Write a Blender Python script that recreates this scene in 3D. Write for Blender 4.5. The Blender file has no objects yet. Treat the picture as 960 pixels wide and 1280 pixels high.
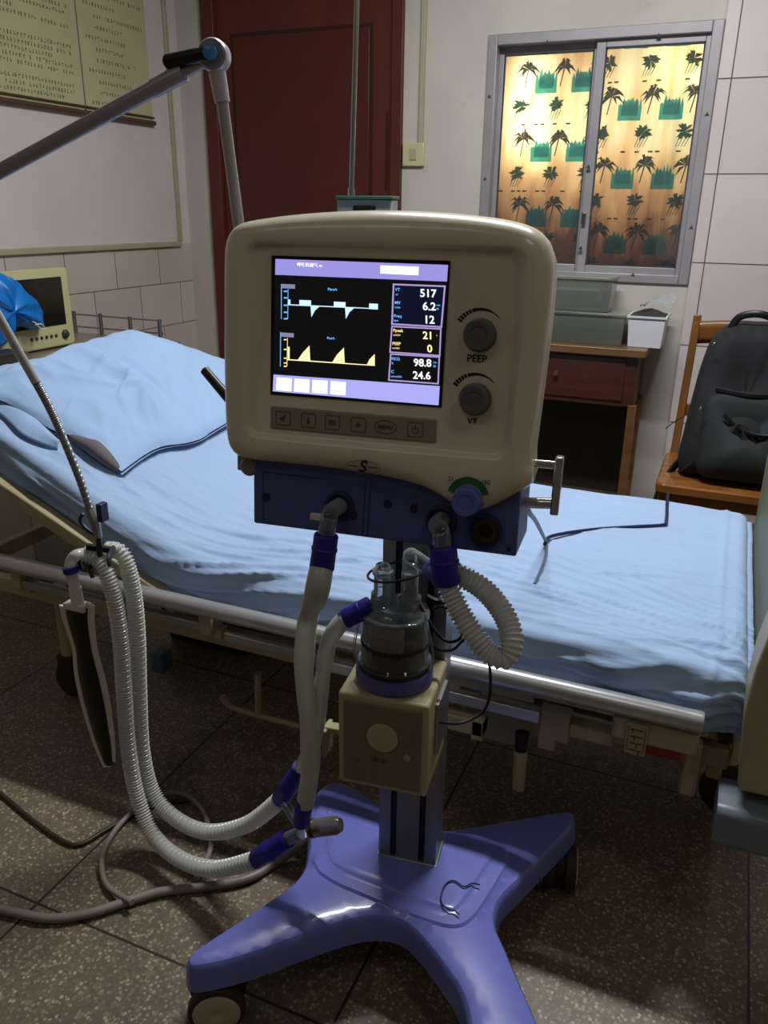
import bpy, math, random
import numpy as np
from mathutils import Matrix, Vector, noise
random.seed(7)
PI = math.pi
C = bpy.context.scene.collection
# ------------------------------------------------------------------ camera calibration (room frame: X along bed, Y to back wall)
F = 1003.6; TH = .358523; RO = .014336; YA = .39781
O = np.array([0, 0, 1.35])
_fw = np.array([0, math.cos(TH), -math.sin(TH)]); _r = np.array([1., 0, 0]); _u = np.cross(_r, _fw)
_c, _s = math.cos(RO), math.sin(RO)
_r1 = _c*_r + _s*_u; _u1 = -_s*_r + _c*_u
_C, _S = math.cos(YA), math.sin(YA)
_R = np.array([[_C, -_S, 0], [_S, _C, 0], [0, 0, 1]])
FW, RT, UP = _R @ _fw, _R @ _r1, _R @ _u1
def ray(px, py): return FW + RT*(px-480)/F - UP*(py-640)/F
def PZ(px, py, z): d = ray(px, py); return Vector(O + d*((z-O[2])/d[2]))
def PY(px, py, y): d = ray(px, py); return Vector(O + d*(y/d[1]))
def PX(px, py, x): d = ray(px, py); return Vector(O + d*(x/d[0]))
def rotm(yaw, pit):
    cy, sy = math.cos(yaw), math.sin(yaw); cp, sp = math.cos(pit), math.sin(pit)
    return np.array([[cy, -sy, 0], [sy, cy, 0], [0, 0, 1]]) @ np.array([[1, 0, 0], [0, cp, -sp], [0, sp, cp]])
class Frame:
    def __init__(s, c, yaw, pit=0): s.c = np.array(c, float); s.R = rotm(yaw, pit)
    def w(s, x, y, z): return Vector(s.c + s.R @ np.array([x, y, z], float))
    def l(s, px, py, d=0):
        n = s.R[:, 1]; p0 = s.c + n*d; dd = ray(px, py); t = ((p0-O) @ n)/(dd @ n)
        return s.R.T @ (O + dd*t - s.c)
    def p(s, px, py, d=0): v = s.l(px, py, d); return s.w(*v)
HD = Frame((-.4396, .9462, 1.206), math.radians(6.94), math.radians(-6.37))   # ventilator head
TR = Frame((-.425, 1.15, 0), math.radians(7.5))                               # trolley / column
cam = bpy.data.cameras.new('camera'); co = bpy.data.objects.new('camera', cam); C.objects.link(co)
M = Matrix.Identity(4)
for i in range(3):
    M[i][0] = RT[i]; M[i][1] = UP[i]; M[i][2] = -FW[i]; M[i][3] = O[i]
co.matrix_world = M
cam.sensor_width = 36; cam.sensor_fit = 'AUTO'; cam.lens = F*36/1280; cam.clip_start = .02
bpy.context.scene.camera = co

# ------------------------------------------------------------------ materials
def lin(c):
    return tuple(((v/255)/12.92 if v/255 <= .04045 else ((v/255+.055)/1.055)**2.4) for v in c) + (1,)
def NT(name):
    m = bpy.data.materials.new(name); m.use_nodes = True
    nt = m.node_tree; b = nt.nodes['Principled BSDF']
    return m, nt, b
def sock(b, n, v):
    if n in b.inputs: b.inputs[n].default_value = v
def mat(name, col, rough=.5, metal=0, spec=.5, var=.06, vscale=8, bump=0, bscale=200, emit=0, coat=0, trans=0, alpha=1, ior=1.45, aniso=None, dirt=None, sub=0):
    m, nt, b = NT(name); N = nt.nodes; L = nt.links
    base = lin(col)
    sock(b, 'Base Color', base); sock(b, 'Roughness', rough); sock(b, 'Metallic', metal)
    sock(b, 'Specular IOR Level', spec); sock(b, 'Coat Weight', coat); sock(b, 'Coat Roughness', .08)
    sock(b, 'Transmission Weight', trans); sock(b, 'Alpha', alpha); sock(b, 'IOR', ior)
    tc = N.new('ShaderNodeTexCoord')
    if var:
        nz = N.new('ShaderNodeTexNoise'); nz.inputs['Scale'].default_value = vscale; nz.inputs['Detail'].default_value = 5
        mp = N.new('ShaderNodeMapping')
        if aniso: mp.inputs['Scale'].default_value = aniso
        L.new(tc.outputs['Object'], mp.inputs[0]); L.new(mp.outputs[0], nz.inputs['Vector'])
        mr = N.new('ShaderNodeMapRange'); mr.inputs[1].default_value = .3; mr.inputs[2].default_value = .7
        mr.inputs[3].default_value = 1-var*2; mr.inputs[4].default_value = 1+var
        L.new(nz.outputs['Fac'], mr.inputs[0])
        hs = N.new('ShaderNodeHueSaturation'); hs.inputs['Color'].default_value = base
        L.new(mr.outputs[0], hs.inputs['Value'])
        out = hs.outputs[0]
        if dirt:
            n2 = N.new('ShaderNodeTexNoise'); n2.inputs['Scale'].default_value = dirt[1]; n2.inputs['Detail'].default_value = 8; n2.inputs['Roughness'].default_value = .7
            L.new(tc.outputs['Object'], n2.inputs['Vector'])
            m2 = N.new('ShaderNodeMapRange'); m2.inputs[1].default_value = dirt[2]; m2.inputs[2].default_value = dirt[2]+.12
            m2.inputs[3].default_value = 0; m2.inputs[4].default_value = dirt[3]
            L.new(n2.outputs['Fac'], m2.inputs[0])
            mx = N.new('ShaderNodeMix'); mx.data_type = 'RGBA'
            L.new(m2.outputs[0], mx.inputs[0]); L.new(out, mx.inputs[6]); mx.inputs[7].default_value = lin(dirt[0])
            out = mx.outputs[2]
        L.new(out, b.inputs['Base Color'])
    if bump:
        n3 = N.new('ShaderNodeTexNoise'); n3.inputs['Scale'].default_value = bscale; n3.inputs['Detail'].default_value = 3
        L.new(tc.outputs['Object'], n3.inputs['Vector'])
        bp = N.new('ShaderNodeBump'); bp.inputs['Strength'].default_value = bump; bp.inputs['Distance'].default_value = .002
        L.new(n3.outputs['Fac'], bp.inputs['Height']); L.new(bp.outputs[0], b.inputs['Normal'])
    if emit:
        sock(b, 'Emission Color', base); sock(b, 'Emission Strength', emit)
    return m
def mat_emit(name, col, st):
    m, nt, b = NT(name); sock(b, 'Base Color', (0.01, .01, .01, 1)); sock(b, 'Roughness', .4)
    sock(b, 'Emission Color', lin(col)); sock(b, 'Emission Strength', st); return m
def mat_clear(name, col, tr=.6, rough=.12, transl=.4):
    """cloudy or clear thin plastic: part see-through, part diffuse/translucent, with gloss"""
    m, nt, b = NT(name); N = nt.nodes; L = nt.links; N.remove(b)
    out = N['Material Output']
    t = N.new('ShaderNodeBsdfTransparent'); t.inputs[0].default_value = tuple(.6+.4*c for c in lin(col)[:3])+(1,)
    d = N.new('ShaderNodeBsdfDiffuse'); d.inputs[0].default_value = lin(col)
    tl = N.new('ShaderNodeBsdfTranslucent'); tl.inputs[0].default_value = lin(col)
    g = N.new('ShaderNodeBsdfGlossy'); g.inputs['Roughness'].default_value = rough; g.inputs[0].default_value = (.9, .9, .9, 1)
    m1 = N.new('ShaderNodeMixShader'); m1.inputs[0].default_value = transl; L.new(d.outputs[0], m1.inputs[1]); L.new(tl.outputs[0], m1.inputs[2])
    lw = N.new('ShaderNodeLayerWeight'); lw.inputs[0].default_value = .35
    mr = N.new('ShaderNodeMapRange'); mr.inputs[3].default_value = tr; mr.inputs[4].default_value = tr*.25
    L.new(lw.outputs['Facing'], mr.inputs[0])
    m2 = N.new('ShaderNodeMixShader'); L.new(mr.outputs[0], m2.inputs[0]); L.new(m1.outputs[0], m2.inputs[1]); L.new(t.outputs[0], m2.inputs[2])
    fr = N.new('ShaderNodeFresnel'); fr.inputs[0].default_value = 1.45
    m3 = N.new('ShaderNodeMixShader'); L.new(fr.outputs[0], m3.inputs[0]); L.new(m2.outputs[0], m3.inputs[1]); L.new(g.outputs[0], m3.inputs[2])
    L.new(m3.outputs[0], out.inputs[0]); return m
def mat_tiles(name, col, grout, axis, bw, bh, off, ox, oz, zlimit=None, paint=None, mortar=.004, rough=.15):
    m, nt, b = NT(name); N = nt.nodes; L = nt.links
    tc = N.new('ShaderNodeTexCoord'); sp = N.new('ShaderNodeSeparateXYZ'); L.new(tc.outputs['Object'], sp.inputs[0])
    cb = N.new('ShaderNodeCombineXYZ')
    def add(s, v):
        a = N.new('ShaderNodeMath'); a.operation = 'ADD'; a.inputs[1].default_value = v; L.new(s, a.inputs[0]); return a.outputs[0]
    L.new(add(sp.outputs[axis], ox), cb.inputs[0]); L.new(add(sp.outputs[2], oz), cb.inputs[1])
    br = N.new('ShaderNodeTexBrick'); br.offset = off; br.inputs['Scale'].default_value = 1
    br.inputs['Brick Width'].default_value = bw; br.inputs['Row Height'].default_value = bh
    br.inputs['Mortar Size'].default_value = mortar; br.inputs['Mortar Smooth'].default_value = .2
    br.inputs['Color1'].default_value = lin(col); br.inputs['Color2'].default_value = lin(tuple(int(v*.96) for v in col)); br.inputs['Mortar'].default_value = lin(grout)
    L.new(cb.outputs[0], br.inputs['Vector'])
    nz = N.new('ShaderNodeTexNoise'); nz.inputs['Scale'].default_value = 3; nz.inputs['Detail'].default_value = 6; L.new(tc.outputs['Object'], nz.inputs['Vector'])
    mr = N.new('ShaderNodeMapRange'); mr.inputs[3].default_value = .86; mr.inputs[4].default_value = 1.08; L.new(nz.outputs['Fac'], mr.inputs[0])
    hs = N.new('ShaderNodeHueSaturation'); L.new(br.outputs['Color'], hs.inputs['Color']); L.new(mr.outputs[0], hs.inputs['Value'])
    out = hs.outputs[0]
    b.inputs['Roughness'].default_value = rough
    if zlimit is not None:
        gt = N.new('ShaderNodeMath'); gt.operation = 'GREATER_THAN'; gt.inputs[1].default_value = zlimit; L.new(sp.outputs[2], gt.inputs[0])
        mx = N.new('ShaderNodeMix'); mx.data_type = 'RGBA'
        h2 = N.new('ShaderNodeHueSaturation'); h2.inputs['Color'].default_value = lin(paint); L.new(mr.outputs[0], h2.inputs['Value'])
        L.new(gt.outputs[0], mx.inputs[0]); L.new(out, mx.inputs[6]); L.new(h2.outputs[0], mx.inputs[7]); out = mx.outputs[2]
        m2 = N.new('ShaderNodeMapRange'); m2.inputs[3].default_value = rough; m2.inputs[4].default_value = .6; L.new(gt.outputs[0], m2.inputs[0]); L.new(m2.outputs[0], b.inputs['Roughness'])
    L.new(out, b.inputs['Base Color'])
    return m
def mat_terrazzo():
    m, nt, b = NT('terrazzo'); N = nt.nodes; L = nt.links
    tc = N.new('ShaderNodeTexCoord')
    v = N.new('ShaderNodeTexVoronoi'); v.inputs['Scale'].default_value = 150; L.new(tc.outputs['Object'], v.inputs['Vector'])
    v2 = N.new('ShaderNodeTexVoronoi'); v2.inputs['Scale'].default_value = 190; L.new(tc.outputs['Object'], v2.inputs['Vector'])
    sep = N.new('ShaderNodeSeparateColor'); L.new(v.outputs['Color'], sep.inputs[0])
    cr = N.new('ShaderNodeValToRGB'); e = cr.color_ramp; e.interpolation = 'CONSTANT'
    for i, (p, c) in enumerate([(0, (112, 99, 76)), (.3, (132, 118, 93)), (.5, (98, 85, 66)), (.66, (150, 136, 110)), (.80, (118, 103, 80)), (.92, (170, 157, 130))]):
        el = e.elements[i] if i < 2 else e.elements.new(p); el.position = p; el.color = lin(c)
    L.new(sep.outputs[0], cr.inputs[0])
    lt = N.new('ShaderNodeMath'); lt.operation = 'LESS_THAN'; lt.inputs[1].default_value = .55; L.new(v.outputs['Distance'], lt.inputs[0])
    mx = N.new('ShaderNodeMix'); mx.data_type = 'RGBA'; mx.inputs[6].default_value = lin((106, 92, 72)); L.new(lt.outputs[0], mx.inputs[0]); L.new(cr.outputs[0], mx.inputs[7])
    # joints: one panel 1.456 x 1.0
    sp = N.new('ShaderNodeSeparateXYZ'); L.new(tc.outputs['Object'], sp.inputs[0])
    def joint(s, o, per):
        a = N.new('ShaderNodeMath'); a.operation = 'SUBTRACT'; a.inputs[1].default_value = o; L.new(s, a.inputs[0])
        d = N.new('ShaderNodeMath'); d.operation = 'PINGPONG'; d.inputs[1].default_value = per/2; L.new(a.outputs[0], d.inputs[0])
        l = N.new('ShaderNodeMath'); l.operation = 'LESS_THAN'; l.inputs[1].default_value = .0028; L.new(d.outputs[0], l.inputs[0]); return l.outputs[0]
    j1 = joint(sp.outputs[0], .037, .678); j2 = joint(sp.outputs[1], 1.295, .9)
    mm = N.new('ShaderNodeMath'); mm.operation = 'MAXIMUM'; L.new(j1, mm.inputs[0]); L.new(j2, mm.inputs[1])
    m2 = N.new('ShaderNodeMix'); m2.data_type = 'RGBA'; L.new(mm.outputs[0], m2.inputs[0]); L.new(mx.outputs[2], m2.inputs[6]); m2.inputs[7].default_value = lin((38, 30, 24))
    nz = N.new('ShaderNodeTexNoise'); nz.inputs['Scale'].default_value = 2.5; nz.inputs['Detail'].default_value = 7; L.new(tc.outputs['Object'], nz.inputs['Vector'])
    mr = N.new('ShaderNodeMapRange'); mr.inputs[1].default_value = .3; mr.inputs[2].default_value = .7; mr.inputs[3].default_value = .68; mr.inputs[4].default_value = 1.1; L.new(nz.outputs['Fac'], mr.inputs[0])
    hs = N.new('ShaderNodeHueSaturation'); hs.inputs['Saturation'].default_value = .95; L.new(m2.outputs[2], hs.inputs['Color']); L.new(mr.outputs[0], hs.inputs['Value'])
    L.new(hs.outputs[0], b.inputs['Base Color']); b.inputs['Roughness'].default_value = .42
    return m
def mat_wood(name, c1, c2, axis_scale, rough=.35):
    m, nt, b = NT(name); N = nt.nodes; L = nt.links
    tc = N.new('ShaderNodeTexCoord'); mp = N.new('ShaderNodeMapping'); mp.inputs['Scale'].default_value = axis_scale
    L.new(tc.outputs['Object'], mp.inputs[0])
    nz = N.new('ShaderNodeTexNoise'); nz.inputs['Scale'].default_value = 4; nz.inputs['Detail'].default_value = 6; nz.inputs['Distortion'].default_value = .6
    L.new(mp.outputs[0], nz.inputs['Vector'])
    cr = N.new('ShaderNodeValToRGB'); cr.color_ramp.elements[0].position = .3; cr.color_ramp.elements[1].position = .7
    cr.color_ramp.elements[0].color = lin(c1); cr.color_ramp.elements[1].color = lin(c2)
    L.new(nz.outputs['Fac'], cr.inputs[0]); L.new(cr.outputs[0], b.inputs['Base Color']); b.inputs['Roughness'].default_value = rough
    return m
def mat_fabric(name, col, rough=.85, weave=900, sheen=.2, var=.05, crease=None):
    m, nt, b = NT(name); N = nt.nodes; L = nt.links
    tc = N.new('ShaderNodeTexCoord')
    nz = N.new('ShaderNodeTexNoise'); nz.inputs['Scale'].default_value = 6; nz.inputs['Detail'].default_value = 6; L.new(tc.outputs['Object'], nz.inputs['Vector'])
    mr = N.new('ShaderNodeMapRange'); mr.inputs[1].default_value = .3; mr.inputs[2].default_value = .7; mr.inputs[3].default_value = 1-var*1.5; mr.inputs[4].default_value = 1+var; L.new(nz.outputs['Fac'], mr.inputs[0])
    hs = N.new('ShaderNodeHueSaturation'); hs.inputs['Color'].default_value = lin(col); L.new(mr.outputs[0], hs.inputs['Value']); L.new(hs.outputs[0], b.inputs['Base Color'])
    b.inputs['Roughness'].default_value = rough; sock(b, 'Sheen Weight', sheen)
    n2 = N.new('ShaderNodeTexNoise'); n2.inputs['Scale'].default_value = weave; L.new(tc.outputs['Object'], n2.inputs['Vector'])
    bp = N.new('ShaderNodeBump'); bp.inputs['Strength'].default_value = .15; bp.inputs['Distance'].default_value = .001; L.new(n2.outputs['Fac'], bp.inputs['Height'])
    last = bp
    if crease:
        mp = N.new('ShaderNodeMapping'); mp.inputs['Scale'].default_value = crease[1]; mp.inputs['Rotation'].default_value = (0, 0, crease[2]); L.new(tc.outputs['Object'], mp.inputs[0])
        n3 = N.new('ShaderNodeTexNoise'); n3.inputs['Scale'].default_value = crease[0]; n3.inputs['Detail'].default_value = 4; n3.inputs['Distortion'].default_value = .25; L.new(mp.outputs[0], n3.inputs['Vector'])
        b2 = N.new('ShaderNodeBump'); b2.inputs['Strength'].default_value = .35; b2.inputs['Distance'].default_value = .02
        L.new(n3.outputs['Fac'], b2.inputs['Height']); L.new(bp.outputs[0], b2.inputs['Normal']); last = b2
    L.new(last.outputs[0], b.inputs['Normal'])
    return m

m_cream = mat('cream_plastic', (214, 206, 182), .32, var=.02, coat=.25)
m_panelgrey = mat('membrane_panel', (142, 136, 116), .5, var=.03)
m_panelline = mat('membrane_print', (80, 78, 68), .6, var=0)
m_blueplastic = mat('blue_plastic', (76, 86, 142), .5, var=.05)
m_blueline = mat('blue_seam', (30, 34, 66), .6, var=0)
m_base = mat('lavender_blue_plastic', (110, 117, 192), .28, var=.03, coat=.5, vscale=4)
m_basegroove = mat('base_seam', (60, 66, 130), .4, var=0)
m_knob = mat('grey_knob', (92, 92, 96), .4, var=.03)
m_knobblue = mat('blue_knob', (92, 104, 178), .35, var=.03)
m_green = mat('green_print', (46, 92, 66), .5, var=0)
m_black = mat('black_plastic', (16, 16, 19), .4, var=0)
m_ink = mat('black_ink', (14, 14, 14), .6, var=0)
m_alu = mat('brushed_aluminium', (150, 152, 152), .38, metal=.85, var=.05, vscale=20, aniso=(1, 1, .05))
m_chrome = mat('chrome', (205, 205, 208), .14, metal=1, var=.02)
m_steel = mat('steel_tube', (160, 158, 158), .25, metal=1, var=.04)
m_armgrey = mat('grey_arm_tube', (158, 152, 160), .35, metal=.35, var=.04)
m_goose = mat('gooseneck_steel', (142, 142, 146), .35, metal=.45, var=.05)
m_railsilver = mat('silver_painted_rail', (190, 190, 192), .3, metal=.55, var=.05, vscale=10)
m_bedcream = mat('cream_enamel', (170, 158, 124), .4, var=.08, vscale=9, dirt=((96, 84, 62), 14, .58, .5))
m_bedgrey = mat('grey_link_bar', (150, 146, 136), .4, var=.06)
m_bluecuff = mat('indigo_rubber', (38, 26, 140), .45, var=.03)
m_hose = mat_clear('cloudy_hose', (232, 232, 226), .18, .2, .35)
m_smooth = mat_clear('cloudy_smooth_hose', (214, 216, 204), .10, .3, .35)
m_clear = mat_clear('clear_plastic', (214, 222, 226), .95, .04, .3)
m_box = mat_clear('clear_storage_plastic', (178, 182, 164), .72, .15, .3)
m_greyhose = mat('grey_vinyl_hose', (128, 118, 112), .4, var=.05)
m_greyclear = mat_clear('grey_clear_tube', (150, 144, 136), .4, .2, .3)
m_cable = mat('black_cable', (18, 19, 26), .45, var=0)
m_bluecable = mat('navy_cable', (22, 34, 66), .4, var=0)
m_browncable = mat('brown_cord', (46, 34, 28), .5, var=0)
m_rubberwhite = mat('white_silicone', (208, 204, 192), .45, var=.03)
m_tyre = mat('brown_tyre', (52, 42, 36), .6, var=.05)
m_hub = mat('ivory_hub', (186, 178, 150), .45, var=.04)
m_doorred = mat_wood('dark_red_door_paint', (78, 30, 20), (92, 39, 27), (1, 1, .2), .45)
m_doorred2 = mat('door_groove_paint', (50, 18, 12), .5, var=.05)
m_doorpanel = mat('door_panel_paint', (78, 31, 21), .42, var=.08, vscale=5)
m_plaster = mat('plaster_paint', (196, 190, 180), .75, var=.05, vscale=3, bump=.1, bscale=60, dirt=((150, 142, 128), 5, .62, .35))
m_ceil = mat('ceiling_paint', (205, 202, 196), .8, var=.03)
m_left = mat_tiles('left_wall_tiles', (204, 190, 182), (120, 108, 100), 1, .345, .225, .5, .09, .165, 1.165, (214, 202, 202), mortar=.003)
m_backtile = mat_tiles('big_wall_tiles', (214, 202, 200), (96, 84, 80), 0, .52, .358, 0, .147, .633, None, None, mortar=.0028)
m_trim = mat('olive_cream_trim', (172, 166, 138), .5, var=.05)
m_alwin = mat('window_aluminium', (158, 154, 156), .45, metal=.3, var=.05, dirt=((110, 106, 104), 20, .6, .5))
m_rubber = mat('dark_gasket', (60, 60, 62), .7, var=0)
m_wood = mat_wood('desk_wood', (98, 68, 38), (124, 88, 52), (.6, 6, 6), .3)
m_woodred = mat_wood('desk_red_wood', (58, 31, 20), (76, 42, 27), (.6, 6, 6), .35)
m_wooddark = mat('dark_desk_inside', (34, 25, 19), .6, var=.1)
m_chairwood = mat_wood('chair_wood', (100, 62, 28), (128, 84, 42), (3, 3, .6), .22)
m_chairseat = mat_wood('chair_seat_wood', (112, 68, 30), (142, 92, 44), (1.5, 6, 6), .18)
m_pack = mat_fabric('black_nylon', (13, 14, 17), .85, 1500, .0, .1)
m_pack2 = mat_fabric('charcoal_nylon', (19, 24, 25), .8, 1500, .0, .1)
m_sheet = mat_fabric('blue_cotton_sheet', (154, 178, 212), .8, 1200, .15, .03, (4.5, (.5, 4, 4), -.15))
m_pillow = mat_fabric('blue_pillowcase', (152, 180, 216), .8, 1200, .15, .03, (7, (1, 1.6, 1), .7))
m_pillowin = mat_fabric('grey_pillow_inside', (96, 88, 92), .8, 900, .1, .08)
m_paper = mat('aged_paper', (186, 184, 142), .7, var=.05, vscale=4)
m_print = mat('faded_print', (96, 92, 78), .8, var=0)
m_rod = mat('brown_rod', (92, 66, 52), .35, var=.05)
m_moncream = mat('yellowed_plastic', (184, 181, 136), .45, var=.03)
m_mscreen = mat('dark_screen', (30, 30, 24), .12, var=0)
m_bag = mat('blue_plastic_bag', (18, 120, 205), .28, var=.06, vscale=14, bump=.5, bscale=35, trans=.0)
m_bagwhite = mat('white_tie', (225, 228, 230), .5, var=0)
m_cab = mat('cabinet_top_steel', (140, 134, 118), .35, metal=.3, var=.06)
m_cabbody = mat('cabinet_enamel', (168, 166, 150), .4, var=.05)
m_device = mat('dark_device', (48, 50, 46), .5, var=.05)
m_white = mat('white_plastic', (214, 216, 222), .4, var=.03)
m_switch = mat('ivory_switch', (196, 190, 150), .4, var=.03)
m_greenedge = mat('green_edge', (52, 96, 74), .3, var=.04)
m_glassgrey = mat('grey_case', (132, 142, 136), .3, var=.05)
m_footgrey = mat('grey_blue_plate', (112, 122, 134), .35, var=.04)
m_heater = mat('heater_ring_blue', (88, 84, 150), .4, var=.04)
m_humbox = mat('humidifier_cream', (176, 166, 128), .45, var=.03)
m_humface = mat('humidifier_face', (120, 112, 90), .5, var=.04)
m_darkband = mat('dark_band', (30, 32, 34), .4, var=0)
m_brass = mat('brass_amber', (74, 64, 38), .35, metal=.4, var=.05)
m_teal = mat('teal_basket_plastic', (24, 42, 50), .5, var=.1)
m_greypipe = mat('underbed_blue_grey', (74, 92, 108), .5, var=.05)
m_red = mat('red_sticker', (120, 34, 24), .5, var=0)
m_tag = mat('paper_tag', (168, 152, 118), .6, var=.04)
m_water = mat('chamber_water', (96, 100, 92), .1, var=0, alpha=.3)
m_float = mat('beige_float', (178, 170, 146), .5, var=.03)

# ------------------------------------------------------------------ mesh helpers
def V(*a): return Vector(a)
def catmull(pts, n=8, closed=False):
    P = [Vector(p) for p in pts]; out = []
    N = len(P)
    for i in range(N if closed else N-1):
        if closed: a, b, c, d = P[i-1], P[i], P[(i+1) % N], P[(i+2) % N]
        else: a, b, c, d = P[max(i-1, 0)], P[i], P[i+1], P[min(i+2, N-1)]
        for k in range(n):
            t = k/n
            out.append(.5*((2*b)+(c-a)*t+(2*a-5*b+4*c-d)*t*t+(3*b-a-3*c+d)*t**3))
    if not closed: out.append(P[-1])
    return out
def chaikin(pts, it=2):
    for _ in range(it):
        q = []
        for i in range(len(pts)):
            a, b = Vector(pts[i]), Vector(pts[(i+1) % len(pts)])
            q += [a*.75+b*.25, a*.25+b*.75]
        pts = q
    return pts
def resample(pts, step):
    L = [0]
    for a, b in zip(pts, pts[1:]): L.append(L[-1]+(b-a).length)
    n = max(2, int(L[-1]/step)); out = []; j = 0
    for i in range(n+1):
        s = L[-1]*i/n
        while j < len(pts)-2 and L[j+1] < s: j += 1
        d = L[j+1]-L[j]; t = (s-L[j])/d if d > 1e-9 else 0
        out.append(pts[j].lerp(pts[j+1], min(max(t, 0), 1)))
    return out
class MB:
    def __init__(s): s.v = []; s.f = []; s.mi = []; s.m = 0
    def add(s, vs, fs):
        o = len(s.v); s.v += [Vector(v) for v in vs]
        for f in fs: s.f.append([o+i for i in f]); s.mi.append(s.m)
        return s
    def box(s, c, d, fr=None, rz=0):
        hx, hy, hz = d[0]/2, d[1]/2, d[2]/2
        vs = []
        for x, y, z in [(-1, -1, -1), (1, -1, -1), (1, 1, -1), (-1, 1, -1), (-1, -1, 1), (1, -1, 1), (1, 1, 1), (-1, 1, 1)]:
            p = Vector((x*hx, y*hy, z*hz))
            if rz: p = Matrix.Rotation(rz, 3, 'Z') @ p
            p = p + Vector(c)
            vs.append(fr.w(*p) if fr else p)
        return s.add(vs, [(0, 3, 2, 1), (4, 5, 6, 7), (0, 1, 5, 4), (1, 2, 6, 5), (2, 3, 7, 6), (3, 0, 4, 7)])
    def box2(s, a, b, fr=None): return s.box([(a[i]+b[i])/2 for i in range(3)], [abs(b[i]-a[i]) for i in range(3)], fr)
    def bar(s, p0, p1, w, h, up=(0, 0, 1)):
        p0, p1 = Vector(p0), Vector(p1); d = (p1-p0).normalized(); up = Vector(up)
        sd = d.cross(up).normalized(); u = sd.cross(d).normalized(); vs = []
        for p in (p0, p1):
            for a, b in ((-1, -1), (1, -1), (1, 1), (-1, 1)): vs.append(p+sd*a*w/2+u*b*h/2)
        return s.add(vs, [(0, 1, 2, 3), (7, 6, 5, 4), (0, 4, 5, 1), (1, 5, 6, 2), (2, 6, 7, 3), (3, 7, 4, 0)])
    def tube(s, pts, r, n=12, cap=True, flat=1.0):
        pts = [Vector(p) for p in pts]; N = len(pts)
        rf = r if callable(r) else (lambda i, t: r)
        T = []
        for i in range(N):
            d = pts[min(i+1, N-1)]-pts[max(i-1, 0)]
            T.append(d.normalized() if d.length > 1e-9 else (T[-1] if T else Vector((0, 0, 1))))
        a = Vector((0, 0, 1)) if abs(T[0].z) < .9 else Vector((1, 0, 0))
        nx = T[0].cross(a).normalized(); vs = []; fs = []
        for i in range(N):
            nx = (nx - T[i]*nx.dot(T[i])).normalized(); ny = T[i].cross(nx)
            rr = rf(i, i/(N-1))
            for k in range(n):
                an = 2*PI*k/n; vs.append(pts[i]+nx*math.cos(an)*rr+ny*math.sin(an)*rr*flat)
        for i in range(N-1):
            for k in range(n):
                fs.append((i*n+k, i*n+(k+1) % n, (i+1)*n+(k+1) % n, (i+1)*n+k))
        if cap: fs += [tuple(range(n))[::-1], tuple((N-1)*n+k for k in range(n))]
        return s.add(vs, fs)
    def cyl(s, p0, p1, r0, r1=None, n=20, cap=True):
        r1 = r0 if r1 is None else r1
        return s.tube([p0, p1], lambda i, t: r0 if i == 0 else r1, n, cap)
    def lathe(s, prof, p0, axis, n=28, cap=True):
        """prof: list of (radius, distance along axis)"""
        p0 = Vector(p0); ax = Vector(axis).normalized(); a = Vector((0, 0, 1)) if abs(ax.z) < .9 else Vector((1, 0, 0))
        nx = ax.cross(a).normalized(); ny = ax.cross(nx); vs = []; fs = []
        for r, h in prof:
            for k in range(n):
                an = 2*PI*k/n; vs.append(p0+ax*h+nx*math.cos(an)*r+ny*math.sin(an)*r)
        for i in range(len(prof)-1):
            for k in range(n): fs.append((i*n+k, i*n+(k+1) % n, (i+1)*n+(k+1) % n, (i+1)*n+k))
        if cap: fs += [tuple(range(n))[::-1], tuple((len(prof)-1)*n+k for k in range(n))]
        return s.add(vs, fs)
    def sph(s, c, r, n=14, sc=(1, 1, 1)):
        vs = []; fs = []; c = Vector(c); m = n//2
        for i in range(m+1):
            th = PI*i/m
            for k in range(n):
                ph = 2*PI*k/n; vs.append(c+Vector((r*sc[0]*math.sin(th)*math.cos(ph), r*sc[1]*math.sin(th)*math.sin(ph), r*sc[2]*math.cos(th))))
        for i in range(m):
            for k in range(n): fs.append((i*n+k, (i+1)*n+k, (i+1)*n+(k+1) % n, i*n+(k+1) % n))
        return s.add(vs, fs)
    def rings(s, rings, cap0=True, cap1=True):
        n = len(rings[0]); vs = [p for r in rings for p in r]; fs = []
        for i in range(len(rings)-1):
            for k in range(n): fs.append((i*n+k, i*n+(k+1) % n, (i+1)*n+(k+1) % n, (i+1)*n+k))
        if cap0: fs.append(tuple(range(n))[::-1])
        if cap1: fs.append(tuple((len(rings)-1)*n+k for k in range(n)))
        return s.add(vs, fs)
    def poly(s, pts): return s.add(pts, [tuple(range(len(pts)))])
    def grid(s, fn, nu, nv, cu=False):
        vs = [fn(i/(nu-1), j/(nv-1)) for i in range(nu) for j in range(nv)]
        fs = [(i*nv+j, (i+1)*nv+j, (i+1)*nv+j+1, i*nv+j+1) for i in range(nu-1) for j in range(nv-1)]
        return s.add(vs, fs)
    def build(s, name, mats, parent=None, smooth=True, bevel=0, seg=2, ang=35, solid=0, recalc=True):
        me = bpy.data.meshes.new(name)
        off = Vector((0, 0, 0))
        if parent is None and s.v:
            xs = [v.x for v in s.v]; ys = [v.y for v in s.v]; zs = [v.z for v in s.v]
            off = Vector(((min(xs)+max(xs))/2, (min(ys)+max(ys))/2, min(zs)))
        me.from_pydata([tuple(v-off) for v in s.v], [], s.f)
        mats = mats if isinstance(mats, (list, tuple)) else [mats]
        for m in mats: me.materials.append(m)
        for p, mi in zip(me.polygons, s.mi): p.material_index = mi; p.use_smooth = smooth
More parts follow.
